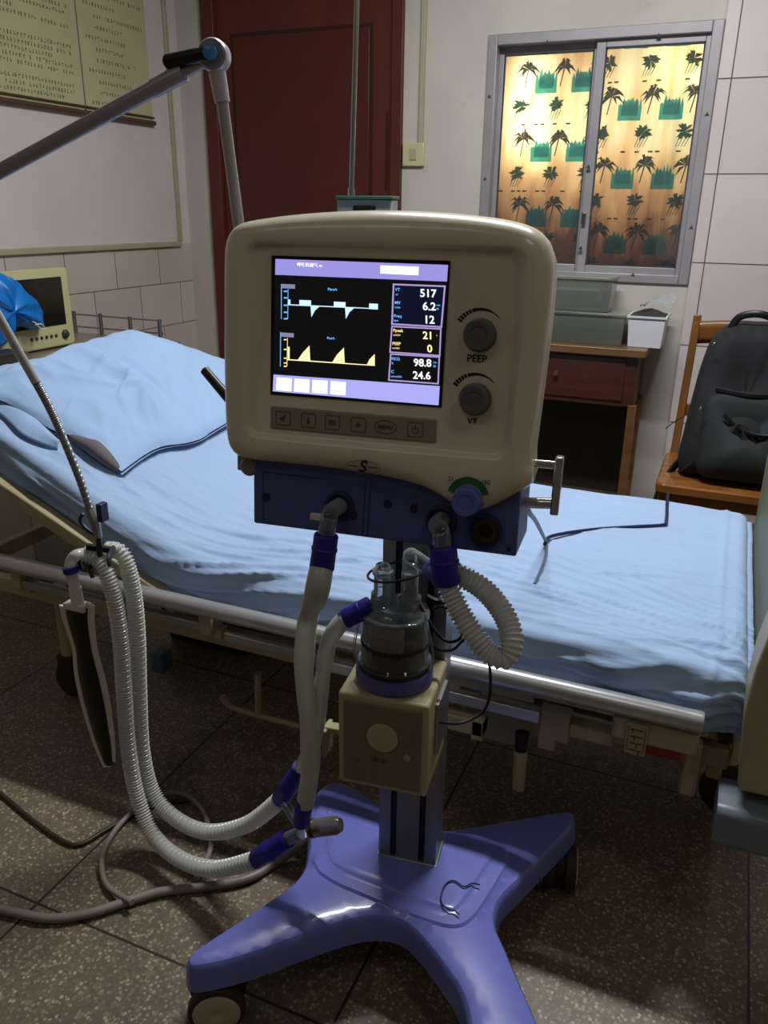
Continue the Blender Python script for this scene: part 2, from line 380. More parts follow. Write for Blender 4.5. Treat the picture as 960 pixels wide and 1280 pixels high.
        if recalc:
            import bmesh
            bm = bmesh.new(); bm.from_mesh(me); bmesh.ops.recalc_face_normals(bm, faces=bm.faces); bm.to_mesh(me); bm.free()
        if smooth: me.set_sharp_from_angle(angle=math.radians(ang))
        o = bpy.data.objects.new(name, me); C.objects.link(o); o.location = off
        if parent is not None:
            o.parent = parent
            if parent.type == 'EMPTY': o.matrix_parent_inverse = Matrix.Translation(-parent.location)
            elif parent.parent is None: o.matrix_parent_inverse = Matrix.Translation(-parent.location)
        if bevel:
            b = o.modifiers.new('bevel', 'BEVEL'); b.width = bevel; b.segments = seg; b.limit_method = 'ANGLE'; b.angle_limit = math.radians(40); b.harden_normals = False
        if solid:
            b = o.modifiers.new('solid', 'SOLIDIFY'); b.thickness = solid; b.offset = 0
        return o
def empty(name, loc, label, cat, group=None):
    o = bpy.data.objects.new(name, None); C.objects.link(o); o.location = loc; o.empty_display_size = .05
    o['label'] = label; o['category'] = cat
    if group: o['group'] = group
    return o
def tag(o, label, cat, group=None, kind=None):
    o['label'] = label; o['category'] = cat
    if group: o['group'] = group
    if kind: o['kind'] = kind
    return o
def struct(o): o['kind'] = 'structure'; return o
def text_mb(mb, txt, size, fn, align='LEFT', bold=0.0):
    cu = bpy.data.curves.new('t', 'FONT'); cu.body = txt; cu.size = size; cu.align_x = align; cu.offset = bold; cu.resolution_u = 3
    ob = bpy.data.objects.new('t', cu); C.objects.link(ob)
    dg = bpy.context.evaluated_depsgraph_get(); dg.update()
    me = bpy.data.meshes.new_from_object(ob.evaluated_get(dg))
    mb.add([fn(v.co.x, v.co.y) for v in me.vertices], [tuple(p.vertices) for p in me.polygons])
    bpy.data.objects.remove(ob); bpy.data.curves.remove(cu); bpy.data.meshes.remove(me)

# ================================================================== ROOM
XL, XR, YB, YF, ZC = -2.9, 1.9, 4.0, -1.6, 3.0
struct(MB().box2((XL-.1, YF-.1, -.1), (XR+.1, YB+.5, 0)).build('floor', mat_terrazzo(), smooth=False))
struct(MB().box2((XL-.1, YF-.1, ZC), (XR+.1, YB+.5, ZC+.1)).build('ceiling', m_ceil, smooth=False))
def wall(name, boxes, m):
    b = MB()
    for a, c in boxes: b.box2(a, c)
    o = b.build(name, m, smooth=False)
    # keep world coordinates for the tile pattern
    for v in o.data.vertices: v.co += o.location
    o.location = (0, 0, 0); return struct(o)
wall('wall_left', [((XL-.1, YF-.1, 0), (XL, YB+.1, ZC))], m_left)
wall('wall_right', [((XR, YF-.1, 0), (XR+.1, YB+.1, ZC))], mat('side_wall_paint', (140, 132, 118), .8, var=.04))
wall('wall_front', [((XL-.1, YF-.1, 0), (XR+.1, YF, ZC))], mat('dim_wall_paint', (120, 112, 98), .8, var=.04))
WX0, WX1, WZ0, WZ1 = -1.2, -.205, 1.055, 2.10
DX0, DX1, DZ = -2.73, -1.61, 2.75
wall('wall_back', [((XL, YB, 0), (DX0, YB+.12, ZC)), ((DX0, YB, DZ), (DX1, YB+.12, ZC)), ((DX1, YB, 0), (WX0, YB+.12, ZC)),
                   ((WX0, YB, 0), (WX1, YB+.12, WZ0)), ((WX0, YB, WZ1), (WX1, YB+.12, ZC)), ((WX1, YB, 0), (XR, YB+.12, ZC))], m_plaster)
YP = 3.92
def backtile_material():
    m = m_backtile; return m
wall('wall_pillar', [((-.198, YP, 0), (XR, YB, ZC))], m_backtile)
# unseen shell added behind window so that only the outside lamps light the curtains
wall('window_light_shell', [((WX0-.1, YB+.47, WZ0-.3), (WX1+.1, YB+.5, WZ1+.3))], m_plaster)
# trims on left wall
struct(MB().box2((XL, 1.2, 1.150), (XL+.016, 3.90, 1.178)).build('trim_1', m_trim, bevel=.004))
struct(MB().box2((XL, 3.885, 1.178), (XL+.016, 3.912, 2.98)).build('trim_2', m_trim, bevel=.004))
struct(MB().box2((XL, YF, 0), (XL+.012, YB, .10)).build('baseboard_left', m_trim))
# door
d = MB()
d.box2((DX0, YB-.025, 0), (DX0+.075, YB+.1, DZ)); d.box2((DX1-.055, YB-.025, 0), (DX1, YB+.1, DZ)); d.box2((DX0, YB-.025, DZ-.07), (DX1, YB+.1, DZ))
dr = struct(d.build('door_1', m_doorred, bevel=.003))
lf = MB(); lf.box2((DX0+.077, YB+.005, .01), (DX1-.057, YB+.045, DZ-.072)); leaf = lf.build('door_leaf', m_doorred, dr)
pn = MB()
for z0, z1 in ((.25, 1.05), (1.2, 2.17)):
    x0, x1 = -2.555, -1.79
    fr_ = .016
    pn.box2((x0, YB-.004, z0), (x1, YB+.004, z1))
leafp = pn.build('door_panel', m_doorpanel, dr, bevel=.003)
gm = MB()
for z0, z1 in ((.25, 1.05), (1.2, 2.17)):
    for a, b in (((x0-.016, z0-.016), (x1+.016, z0)), ((x0-.016, z1), (x1+.016, z1+.016)), ((x0-.016, z0), (x0, z1)), ((x1, z0), (x1+.016, z1))):
        gm.box2((a[0], YB-.0015, a[1]), (b[0], YB+.004, b[1]))
gm.box2((-1.70, YB-.0015, 1.45), (-1.692, YB+.004, 1.8))
gm.build('door_groove', m_doorred2, dr)
hl = MB(); hl.cyl((-1.74, YB, 1.02), (-1.74, YB-.05, 1.02), .012); hl.cyl((-1.74, YB-.05, 1.02), (-1.84, YB-.05, 1.02), .01); hl.build('door_handle', m_steel, dr)
# conduit and switch
tag(MB().box2((-1.525, YB-.016, 1.66), (-1.500, YB, 2.98)).build('cable_conduit', m_trim, bevel=.003), 'cream vertical cable conduit on the wall above the light switch', 'conduit')
sw = empty('light_switch', (-1.547, YB, 1.56), 'ivory square wall switch beside the dark red door', 'switch')
MB().box2((-1.603, YB-.018, 1.557), (-1.492, YB, 1.662)).build('faceplate', m_switch, sw, bevel=.004)
r_ = MB(); r_.box2((-1.565, YB-.022, 1.585), (-1.530, YB-.018, 1.635)); r_.build('rocker', mat('switch_rocker', (168, 162, 124), .4, var=0), sw, bevel=.002)

# window
w = MB(); FW_ = .045
for a, b in (((WX0, WZ0), (WX0+FW_, WZ1)), ((WX1-FW_, WZ0), (WX1, WZ1)), ((WX0+FW_, WZ0), (WX1-FW_, WZ0+.04)), ((WX0+FW_, WZ1-.045), (WX1-FW_, WZ1))):
    w.box2((a[0], YB-.012, a[1]), (b[0], YB+.09, b[1]))
win = struct(w.build('window_1', m_alwin, bevel=.004))
def sash(x0, x1, y):
    s = MB(); t = .04; z0, z1 = WZ0+.03, WZ1-.035
    for a, b in (((x0, z0), (x0+t, z1)), ((x1-t, z0), (x1, z1)), ((x0+t, z0), (x1-t, z0+t)), ((x0+t, z1-t), (x1-t, z1))):
        s.box2((a[0], y, a[1]), (b[0], y+.03, b[1]))
    o = s.build('sash', m_alwin, win, bevel=.003)
    g = MB()
    for a, b in (((x0+t, z0+t), (x0+t+.006, z1-t)), ((x1-t-.006, z0+t), (x1-t, z1-t)), ((x0+t, z0+t), (x1-t, z0+t+.006)), ((x0+t, z1-t-.006), (x1-t, z1-t))):
        g.box2((a[0], y+.004, a[1]), (b[0], y+.012, b[1]))
    g.build('gasket', m_rubber, o)
    gl = MB().box2((x0+t, y+.014, z0+t), (x1-t, y+.018, z1-t)); gl.build('pane', m_glass, o)
m_glass = mat_clear('window_glass', (235, 240, 238), .96, .02, .2)
sash(WX0+.025, -.69, .045+YB); sash(-.715, WX1-.025, YB+.01)
mk = MB()
for x, z in ((-.93, 2.055), (-.46, 2.055), (-.70, 1.55), (-.70, 1.2), (-.45, 1.09), (-1.18, 1.85), (-1.18, 1.5), (-.225, 1.75), (-.225, 1.3)):
    y = YB-.013
    mk.add([V(x-.010, y, z-.006), V(x+.010, y, z-.006), V(x, y, z+.010), V(x-.010, y+.01, z-.006), V(x+.010, y+.01, z-.006), V(x, y+.01, z+.010)], [(0, 1, 2), (3, 5, 4), (0, 3, 4, 1), (1, 4, 5, 2), (2, 5, 3, 0)])
mk.build('drain_plug', m_rubber, win)
lt = MB(); lt.box((-.70, YB+.0, 1.33), (.018, .02, .05)); lt.build('latch', m_steel, win, bevel=.002)

# curtains with palm print
def mat_cloth(name, col, tl=.75):
    m, nt, b = NT(name); N = nt.nodes; L = nt.links; N.remove(b)
    tc = N.new('ShaderNodeTexCoord'); nz = N.new('ShaderNodeTexNoise'); nz.inputs['Scale'].default_value = 5; L.new(tc.outputs['Object'], nz.inputs['Vector'])
    mr = N.new('ShaderNodeMapRange'); mr.inputs[1].default_value = .35; mr.inputs[2].default_value = .65; mr.inputs[3].default_value = .8; mr.inputs[4].default_value = 1.1; L.new(nz.outputs['Fac'], mr.inputs[0])
    hs = N.new('ShaderNodeHueSaturation'); hs.inputs['Color'].default_value = lin(col); L.new(mr.outputs[0], hs.inputs['Value'])
    d = N.new('ShaderNodeBsdfDiffuse'); t = N.new('ShaderNodeBsdfTranslucent'); L.new(hs.outputs[0], d.inputs[0]); L.new(hs.outputs[0], t.inputs[0])
    mx = N.new('ShaderNodeMixShader'); mx.inputs[0].default_value = tl; L.new(d.outputs[0], mx.inputs[1]); L.new(t.outputs[0], mx.inputs[2])
    L.new(mx.outputs[0], N['Material Output'].inputs[0]); return m
def mat_cream_brown(name):
    m, nt, b = NT(name); N = nt.nodes; L = nt.links; N.remove(b)
    tc = N.new('ShaderNodeTexCoord'); mp = N.new('ShaderNodeMapping'); mp.inputs['Scale'].default_value = (7, 1, 2.2); L.new(tc.outputs['Object'], mp.inputs[0])
    nz = N.new('ShaderNodeTexNoise'); nz.inputs['Scale'].default_value = 1.3; nz.inputs['Detail'].default_value = 3; L.new(mp.outputs[0], nz.inputs['Vector'])
    sp = N.new('ShaderNodeSeparateXYZ'); L.new(tc.outputs['Object'], sp.inputs[0])
    mr = N.new('ShaderNodeMapRange'); mr.inputs[1].default_value = .62; mr.inputs[2].default_value = .05; mr.inputs[3].default_value = -.22; mr.inputs[4].default_value = .34; L.new(sp.outputs[2], mr.inputs[0])  # cloth turns browner towards the bottom
    ad = N.new('ShaderNodeMath'); ad.operation = 'ADD'; L.new(nz.outputs['Fac'], ad.inputs[0]); L.new(mr.outputs[0], ad.inputs[1])
    cr = N.new('ShaderNodeValToRGB'); e = cr.color_ramp
    for i, (p, c) in enumerate([(.22, (246, 226, 176)), (.42, (226, 186, 128)), (.60, (190, 138, 90)), (.78, (112, 66, 52))]):
        el = e.elements[i] if i < 2 else e.elements.new(p); el.position = p; el.color = lin(c)
    L.new(ad.outputs[0], cr.inputs[0])
    d = N.new('ShaderNodeBsdfDiffuse'); t = N.new('ShaderNodeBsdfTranslucent'); L.new(cr.outputs[0], d.inputs[0]); L.new(cr.outputs[0], t.inputs[0])
    mx = N.new('ShaderNodeMixShader'); mx.inputs[0].default_value = .75; L.new(d.outputs[0], mx.inputs[1]); L.new(t.outputs[0], mx.inputs[2])
    L.new(mx.outputs[0], N['Material Output'].inputs[0]); return m
m_cl = [mat_cream_brown('curtain_cream'), mat_cloth('curtain_turquoise', (60, 172, 180)), mat_cloth('curtain_palm', (50, 52, 26), .55),
        mat_cloth('curtain_green', (34, 86, 52), .55), mat_cloth('curtain_orange', (214, 142, 84)), mat_cloth('curtain_brown', (140, 84, 66))]
def curtain(x0, x1, z0, z1, palms, label, name, yb):
    c = MB()
    def yy(x): return yb + .006*math.sin(x*45)+.004*math.sin(x*83+1)
    nx = 40
    c.grid(lambda u, v: V(x0+(x1-x0)*u, yy(x0+(x1-x0)*u), z0+(z1-z0)*v), nx, 14)
    def fl(pts, mi, off):
        c.m = mi
        pts = [p for p in pts]
        P = [(min(max(px, x0+.002), x1-.002), min(max(pz, z0+.002), z1-.002)) for px, pz in pts]
        if max(p[0] for p in P)-min(p[0] for p in P) < .004 or max(p[1] for p in P)-min(p[1] for p in P) < .004: return
        c.add([V(p[0], yy(p[0])-off, p[1]) for p in P], [tuple(range(len(P)))])
    def strip(xa, xb, za, zb, mi, off, jag=0):
        n = max(2, int((xb-xa)/.014))
        for i in range(n):
            a = xa+(xb-xa)*i/n; b = xa+(xb-xa)*(i+1)/n
            j0 = jag*random.random(); 
            fl([(a, za), (b, za), (b, zb-j0*.3), ((a+b)/2, zb+j0), (a, zb-j0*.4)], mi, off)
    rows = sorted(set(round(p[1], 3) for p in palms))
    for rz in rows:
        for i in range(int((x1-x0)/.03)):
            if random.random() < .45:
                x = x0+.03*i; fl([(x, rz-.232), (x+.02, rz-.232), (x+.02, rz-.225), (x, rz-.225)], 2, .003)
    for (px, pz, kind) in palms:
        strip(px+.035, px+.135, pz-.10, pz-.035, 1, .003, .035); strip(px+.05, px+.12, pz-.08, pz-.02, 1, .0031, .03)
        for k in range(13):   # palm crown
            a = -.7+k*(PI+1.4)/12 + random.uniform(-.15, .15); L_ = random.uniform(.035, .065); w_ = .0065
            ex, ez = px+math.cos(a)*L_, pz+math.sin(a)*L_*.8-.012
            mx_, mz = px+math.cos(a)*L_*.55, pz+math.sin(a)*L_*.55+.010
            nx_, nz_ = -math.sin(a)*w_, math.cos(a)*w_
            fl([(px, pz), (mx_-nx_, mz-nz_), (ex, ez), (mx_+nx_, mz+nz_)], 2, .004)
        fl([(px-.003, pz), (px+.003, pz), (px-.012, pz-.075), (px-.017, pz-.075)], 2, .0042)
        qx, qz = px-.025, pz-.15      # rounder tree
        for k in range(16):
            a = k*2*PI/16+random.uniform(-.2, .2); L_ = random.uniform(.025, .05)
            ex, ez = qx+math.cos(a)*L_, qz+math.sin(a)*L_*.8; n0, n1 = -math.sin(a)*.0065, math.cos(a)*.0065
            fl([(qx, qz), (qx+math.cos(a)*L_*.6-n0, qz+math.sin(a)*L_*.6-n1), (ex, ez), (qx+math.cos(a)*L_*.6+n0, qz+math.sin(a)*L_*.6+n1)], 3, .0045)
        for k in range(4): fl([(qx-.02+k*.014, qz-.02), (qx-.016+k*.014, qz-.02), (qx-.03+k*.012, qz-.06), (qx-.033+k*.012, qz-.06)], 3, .0047)
    o = c.build(name, m_cl, smooth=False, recalc=False); tag(o, label, 'curtain')
PL = [(-1.03+.166*i, 1.968-.29*r, 0) for i in range(3) for r in range(4)]
curtain(-1.17, -.70, WZ0+.04, WZ1-.02, PL, 'palm tree print curtain behind the left window pane, brightest with a glowing streak', 'curtain', YB+.10)
PR_ = [(-.645+.178*i, 2.13-.285*r, 0) for i in range(3) for r in range(4)]
curtain(-.70, -.225, WZ0+.04, WZ1-.02, PR_, 'palm tree print curtain behind the right window pane, darker brown near the sill', 'curtain', YB+.105)

# ================================================================== WALL CHARTS
def chart(y0, y1, z0, z1, rows, label):
    e = empty('wall_chart', (XL+.01, (y0+y1)/2, z0), label, 'poster', 'hanging charts on the left wall')
    MB().box2((XL+.006, y0, z0), (XL+.010, y1, z1)).build('sheet', m_paper, e)
    p = MB()
    for (z, ya, yb, h) in rows:
        y = ya
        while y < yb:
            if random.random() < .93:
                wd = h*.85
                for k in range(3):
                    a = random.uniform(0, wd*.5); b_ = a+random.uniform(.3, .6)*wd; zz = z+random.uniform(0, h*.8)
                    if random.random() < .5: p.box2((XL+.0101, y+a, zz), (XL+.0105, y+b_, zz+h*.16))
                    else: p.box2((XL+.0101, y+a, z), (XL+.0105, y+a+h*.14, z+h*.9))
            y += h*1.08
    p.build('printed_text', m_print, e, smooth=False)
    r = MB(); r.cyl((XL+.016, y0-.005, z0-.006), (XL+.016, y1+.005, z0-.006), .012, n=12); r.cyl((XL+.016, y0-.005, z0+.02), (XL+.016, y1+.005, z0+.02), .005, n=8)
    r.build('bottom_rod', m_rod, e)
    return e
yS = PX(97, 60, XL).y
rl = []
z = 1.80
k = 0
while z < 2.55:
    if k not in (3, 9, 10): rl.append((z, 2.45 if k % 4 else 2.6, yS-.06-(.0 if k % 3 else random.uniform(.05, .4)), .017))
    z += .026; k += 1
rr = []
z = 1.80; k = 0
while z < 2.55:
    rr.append((z, yS+.05+(.06 if k % 3 else 0), yS+.05+random.uniform(.2, .5), .018)); z += .045; k += 1
chart(2.40, yS-.006, 1.762, 2.60, rl, 'yellowed wall chart packed with small print, nearer the left frame edge')
chart(yS+.006, 3.735, 1.762, 2.60, rr, 'yellowed wall chart with sparse short lines of print, next to the door corner')

# ================================================================== VENTILATOR
vent = empty('ventilator', (-.42, 1.17, 0), 'cream and blue medical ventilator with lit screen standing on a lavender wheeled base', 'ventilator')
# --- base
ZB, ZT = .100, .158
px_out = [(500, 1022), (470, 1000), (445, 982), (418, 973), (396, 984), (386, 1008), (386, 1049), (378, 1092), (330, 1127), (251, 1178), (237, 1188), (231, 1200), (240, 1210), (300, 1197),
          (380, 1168), (440, 1148), (480, 1144), (510, 1153), (545, 1192), (586, 1254)]
bo = [PZ(a, b, ZT) for a, b in px_out]
bo += [V(-.19, .80, ZT), V(-.165, .778, ZT), V(-.115, .785, ZT), V(-.075, .83, ZT), V(-.085, .87, ZT)]
bo += [PZ(a, b, ZT) for a, b in [(676, 1280), (640, 1200), (614, 1136), (660, 1088), (714, 1034), (721, 1020), (712, 1010), (650, 1020), (577, 1033), (535, 1036)]]
bo = [p.xy.to_3d() for p in bo]
bs = catmull(chaikin(bo, 1), 3, True)
def inset(poly, d):
    n = len(poly); out = []
    area = sum(poly[i].x*poly[(i+1) % n].y-poly[(i+1) % n].x*poly[i].y for i in range(n)); sg = 1 if area > 0 else -1
    for i in range(n):
        t = (poly[(i+1) % n]-poly[i-1]).normalized(); nn = Vector((-t.y, t.x, 0))*sg
        out.append(poly[i]+nn*d)
    return out
def zr(poly, z): return [Vector((p.x, p.y, z)) for p in poly]
from mathutils.geometry import delaunay_2d_cdt, intersect_point_line
def bcap(mb, poly, z0, plats):
    P2 = [Vector((p.x, p.y)) for p in poly]; n = len(P2)
    def sdist(q, P2=P2):
        n = len(P2); best = 9; ins = False
        for i in range(n):
            a, b = P2[i], P2[(i+1) % n]; ab = b-a; t = max(0, min(1, (q-a).dot(ab)/max(ab.length_squared, 1e-12))); best = min(best, (q-a-ab*t).length)
            if (a.y > q.y) != (b.y > q.y) and q.x < (b.x-a.x)*(q.y-a.y)/(b.y-a.y)+a.x: ins = not ins
        return best if ins else -best
    pts = list(P2); hs = [0]*n
    for off in (.004, .009, .016):
        q = inset(poly, off)
        for p in q[::2]:
            p2 = Vector((p.x, p.y)); d = sdist(p2)
            if d > off*.85: pts.append(p2); hs.append(d)
    PP = [([Vector((p.x, p.y)) for p in pp], h) for pp, h in plats]
    for pp, _h in plats:
        pr3 = resample([p for p in pp]+[pp[0]], .0035)[:-1]
        for off in (-.0022, 0, .0022):
            for p in inset(pr3, off):
                q = Vector((p.x, p.y)); d = sdist(q)
                if d > .010: pts.append(q); hs.append(d)
    gx = min(p.x for p in P2)
    while gx < max(p.x for p in P2):
        gy = min(p.y for p in P2)
        while gy < max(p.y for p in P2):
            q = Vector((gx+.003, gy)); d = sdist(q)
            if d > .022 and all(abs(sdist(q, q_)) > .006 for q_, h_ in PP): pts.append(q); hs.append(d)
            gy += .014
        gx += .014
    vs, es, fs, ov, oe, of = delaunay_2d_cdt(pts, [], [list(range(n))], 1, 1e-5)
    H = []
    for v, o in zip(vs, ov):
        d = hs[o[0]] if o else 0; ex = 0
        for q_, h_ in PP:
            dd = sdist(Vector((v.x, v.y)), q_); ex += h_*max(0, min(1, (dd+.002)/.004))
        H.append(Vector((v.x, v.y, z0+ex+.0035*(1-math.exp(-d/.006))+.006*(1-math.exp(-d/.05)))))
    mb.add(H, [tuple(f) for f in fs])
plp = [PZ(a, b, ZT) for a, b in [(388, 1035), (390, 1080), (410, 1104), (470, 1128), (540, 1156), (572, 1163), (592, 1150), (612, 1120), (640, 1070), (600, 1045), (545, 1043), (470, 1030), (430, 1010), (400, 1005)]]
pl = catmull(chaikin([p.xy.to_3d() for p in plp], 1), 3, True); pl2 = inset(pl, .032)
bb = MB()
bb.rings([zr(inset(bs, .010), ZB), zr(inset(bs, -.004), ZB+.002), zr(inset(bs, -.003), ZB+.012), zr(inset(bs, -.001), ZT-.018), zr(inset(bs, .002), ZT-.009), zr(inset(bs, .006), ZT-.0035)], cap1=False)
bcap(bb, inset(bs, .006), ZT-.0035, ((pl, .0045), (pl2, .003)))
baseo = bb.build('base', m_base, vent, ang=42)
# --- casters
def caster(x, y, az, parent, r=.05):
    dx, dy = math.cos(az), math.sin(az)       # axle direction
    t = Vector((dx, dy, 0)); c = V(x, y, r)
    b = MB(); b.cyl(V(x, y, r+.02), V(x, y, ZB+.004), .012); b.lathe([(.03, -.018), (.034, -.01), (.034, .01), (.03, .018)], V(x, y, r+.006), t, 20)
    h = b.build('caster', m_tyre, parent)
    for s in (-1, 1):
        w_ = MB(); w_.lathe([(r-.012, 0), (r-.002, .002), (r, .006), (r, .018), (r-.002, .022), (r-.010, .0235)], c+t*s*.010, t*s, 32)
        ww = w_.build('wheel', m_tyre, h)
        w2 = MB(); w2.lathe([(r-.009, .018), (r-.009, .0245), (r-.014, .0265), (.012, .0275), (.006, .025)], c+t*s*.010, t*s, 32)
        w2.build('wheel_cap', m_hub, h)
caster(-.655, .835, math.radians(-60), vent); caster(-.165, 1.385, math.radians(12), vent)
caster(-.135, .825, math.radians(30), vent); caster(-.645, 1.325, math.radians(100), vent)
# --- column
cm = MB(); W2 = .0565; CT = .96
prof = [(-W2, 0), (-.034, 0), (-.034, .012), (-.022, .012), (-.022, 0), (.022, 0), (.022, .012), (.034, .012), (.034, 0), (W2, 0), (W2, .065), (-W2, .065)]
cm.rings([[TR.w(x, y, ZT+.006) for x, y in prof], [TR.w(x, y, CT) for x, y in prof]])
colo = cm.build('column', m_alu, vent, ang=30)
g = MB()
for sx in (-.028, .028): g.box2((sx-.0055, .004, ZT+.008), (sx+.0055, .011, CT), TR)
g.build('groove_strip', m_black, colo)
fl = MB(); fl.box2((-W2-.004, -.004, ZT+.004), (W2+.004, .069, ZT+.014), TR); fl.build('column_foot', m_alu, colo, bevel=.002)
# --- head housing
N_ = 160
bot = [HD.l(a, b) for a, b in [(296, 577), (360, 583), (442, 593), (509, 606), (547, 621), (567, 636), (590, 645), (615, 638), (643, 622), (668, 608)]]
outl = [(-.193, .09), (-.190, .112), (-.178, .128), (-.155, .1345), (-.08, .1445), (.02, .150), (.12, .147), (.19, .139), (.222, .128), (.236, .108), (.240, .08), (.240, 0), (.236, -.10), (.233, -.165)]
outl += [(v[0], v[2]) for v in reversed(bot)]
outl += [(-.183, -.176), (-.190, -.160), (-.193, -.12), (-.195, -.02)]
outl = [(p.x, p.y) for p in chaikin([Vector((a, b, 0)) for a, b in outl], 2)]
ctr = (.02, -.02)
def polar(poly, n=N_):
    out = []
    for i in range(n):
        a = 2*PI*i/n; dx, dy = math.cos(a), math.sin(a); best = 0
        for j in range(len(poly)):
            x1, y1 = poly[j][0]-ctr[0], poly[j][1]-ctr[1]; x2, y2 = poly[(j+1) % len(poly)][0]-ctr[0], poly[(j+1) % len(poly)][1]-ctr[1]
            den = dx*(y2-y1)-dy*(x2-x1)
            if abs(den) < 1e-12: continue
            t = (x1*(y2-y1)-y1*(x2-x1))/den; s_ = (x1*dy-y1*dx)/den
            if t > 0 and -1e-6 <= s_ <= 1+1e-6: best = max(best, t)
        out.append((best, a))
    return out
def rrect(x0, x1, z0, z1, r, n=8):
    out = []
    for cx, cz, a0 in ((x1-r, z1-r, 0), (x0+r, z1-r, PI/2), (x0+r, z0+r, PI), (x1-r, z0+r, 1.5*PI)):
        for k in range(n+1): a = a0+k*PI/2/n; out.append((cx+r*math.cos(a), cz+r*math.sin(a)))
    return out
po = polar(outl)
def ringo(off, y): return [HD.w(ctr[0]+(r-off)*math.cos(a), y, ctr[1]+(r-off)*math.sin(a)) for r, a in po]
pi_ = polar(rrect(-.150, .205, -.146, .104, .018))
def ringi(off, y): return [HD.w(ctr[0]+(r-off)*math.cos(a), y, ctr[1]+(r-off)*math.sin(a)) for r, a in pi_]
hm = MB()
hm.rings([ringo(.03, .150), ringo(.014, .147), ringo(.006, .138), ringo(.003, .120), ringo(.001, .06), ringo(0, .055), ringo(.0035, .053), ringo(.0035, .050), ringo(0, .048), ringo(0, .028), ringo(.002, .016), ringo(.006, .006), ringo(.012, -.002), ringo(.020, -.007), ringo(.028, -.009),
          ringi(-.006, -.0085), ringi(-.002, -.007), ringi(.002, -.002), ringi(.006, 0)])
head = hm.build('housing', m_cream, vent, ang=60)
# --- screen
SC_ = [(343, 321), (561, 330), (550, 507), (340, 490)]
sl = [HD.l(*p) for p in SC_]
x0, x1, z0, z1 = -.1155, .1150, -.0870, .0870
bez = MB(); bez.box2((x0-.002, -.0012, z0-.002), (x1+.002, .004, z1+.002), HD)
scr = bez.build('screen', mat('screen_glass', (10, 10, 16), .12, var=0), vent)
lay = [0]
def SP(u, v, d): l = HD.l(330+u/4, 310+v/4); return HD.w(l[0], -.0012-d, l[2])
e_lav = mat_emit('screen_lavender', (158, 150, 228), 1.0); e_lav2 = mat_emit('screen_pale_lavender', (172, 172, 244), 1.05)
e_blk = mat_emit('screen_black', (12, 12, 16), .6); e_wht = mat_emit('screen_white', (246, 246, 255), 1.3)
e_yel = mat_emit('screen_yellow', (250, 226, 140), 1.2); e_blu = mat_emit('screen_cyan', (110, 180, 250), 1.2)
e_box = mat_emit('screen_frame_violet', (176, 156, 214), 1.0); e_gry = mat_emit('screen_grey', (150, 150, 190), .8)
e_navy = mat_emit('screen_navy', (8, 16, 44), .8)
def sq(mb, pts, d): mb.add([SP(a, b, d) for a, b in pts], [tuple(range(len(pts)))])
q = MB(); sq(q, [(60, 55), (922, 85), (916, 168), (58, 134)], .0004); q.build('header_bar', e_lav, scr, False, recalc=False)
q = MB(); sq(q, [(50, 632), (880, 690), (874, 786), (46, 716)], .0004); q.build('footer_bar', e_lav2, scr, False, recalc=False)
q = MB(); sq(q, [(58, 134), (916, 168), (880, 690), (50, 632)], .0004); q.build('display_field', e_blk, scr, False, recalc=False)
for a in (0, 89, 179, 270):
    q = MB(); sq(q, [(66+a, 646+a*.068), (142+a, 651+a*.068), (140+a, 716+a*.075), (63+a, 710+a*.075)], .0008)
    q.build('soft_key', e_wht, scr, False, recalc=False)
q = MB(); sq(q, [(584, 87), (776, 94), (774, 137), (584, 128)], .0008); q.build('title_box', e_wht, scr, False, recalc=False)
def stext(name, items, m):
    for txt, u, v, h, al in items:
        q = MB()
        # text height h in crop pixels; follow the tilt of the picture lines
        o = SP(u, v, .0012); ex = (SP(u+100, v+4.5, .0012)-o)/100; ey = (SP(u-2, v-100, .0012)-o)/100
        k = h/.72
        text_mb(q, txt, 1.0, lambda x, y: o+ex*x*k+ey*y*k, al, .02)
        q.build(name, m, scr, False, recalc=False)
stext('title_text', [('呼吸机通气 m', 168, 90, 15, 'LEFT')], e_wht)
stext('readout_volume', [('517', 864, 247, 40, 'RIGHT'), ('6.2', 862, 312, 40, 'RIGHT'), ('12', 856, 378, 40, 'RIGHT')], mat_emit('numeral_white', (235, 245, 255), 1.3))
stext('readout_pressure', [('21', 848, 456, 38, 'RIGHT'), ('0', 844, 521, 38, 'RIGHT')], mat_emit('numeral_yellow', (255, 238, 170), 1.3))
stext('readout_oxygen', [('98.8', 840, 593, 38, 'RIGHT'), ('24.6', 836, 656, 38, 'RIGHT')], e_wht)
stext('caption_white', [('VT', 658, 214, 15, 'LEFT'), ('ml', 660, 236, 9, 'LEFT'), ('MV', 656, 280, 15, 'LEFT'), ('L/min', 656, 300, 9, 'LEFT'), ('Freq', 652, 346, 15, 'LEFT'), ('bpm', 652, 366, 9, 'LEFT'),
                        ('FiO2', 640, 560, 15, 'LEFT'), ('%', 640, 580, 10, 'LEFT'), ('C', 638, 624, 15, 'LEFT'), ('ml/cmH2O', 636, 645, 9, 'LEFT'),
                        ('mH', 864, 290, 9, 'LEFT'), ('SE', 864, 308, 9, 'LEFT'), ('mn', 848, 575, 10, 'LEFT'), ('SE', 848, 595, 10, 'LEFT'), ('Flow/t', 322, 212, 13, 'LEFT'), ('Paw/t', 318, 455, 12, 'LEFT')], e_blu)
stext('caption_yellow', [('Ppeak', 648, 418, 15, 'LEFT'), ('cmH2O', 648, 438, 8, 'LEFT'), ('PEEP', 644, 484, 15, 'LEFT'), ('cmH2O', 644, 503, 8, 'LEFT'), ('s', 864, 440, 9, 'LEFT')], e_yel)
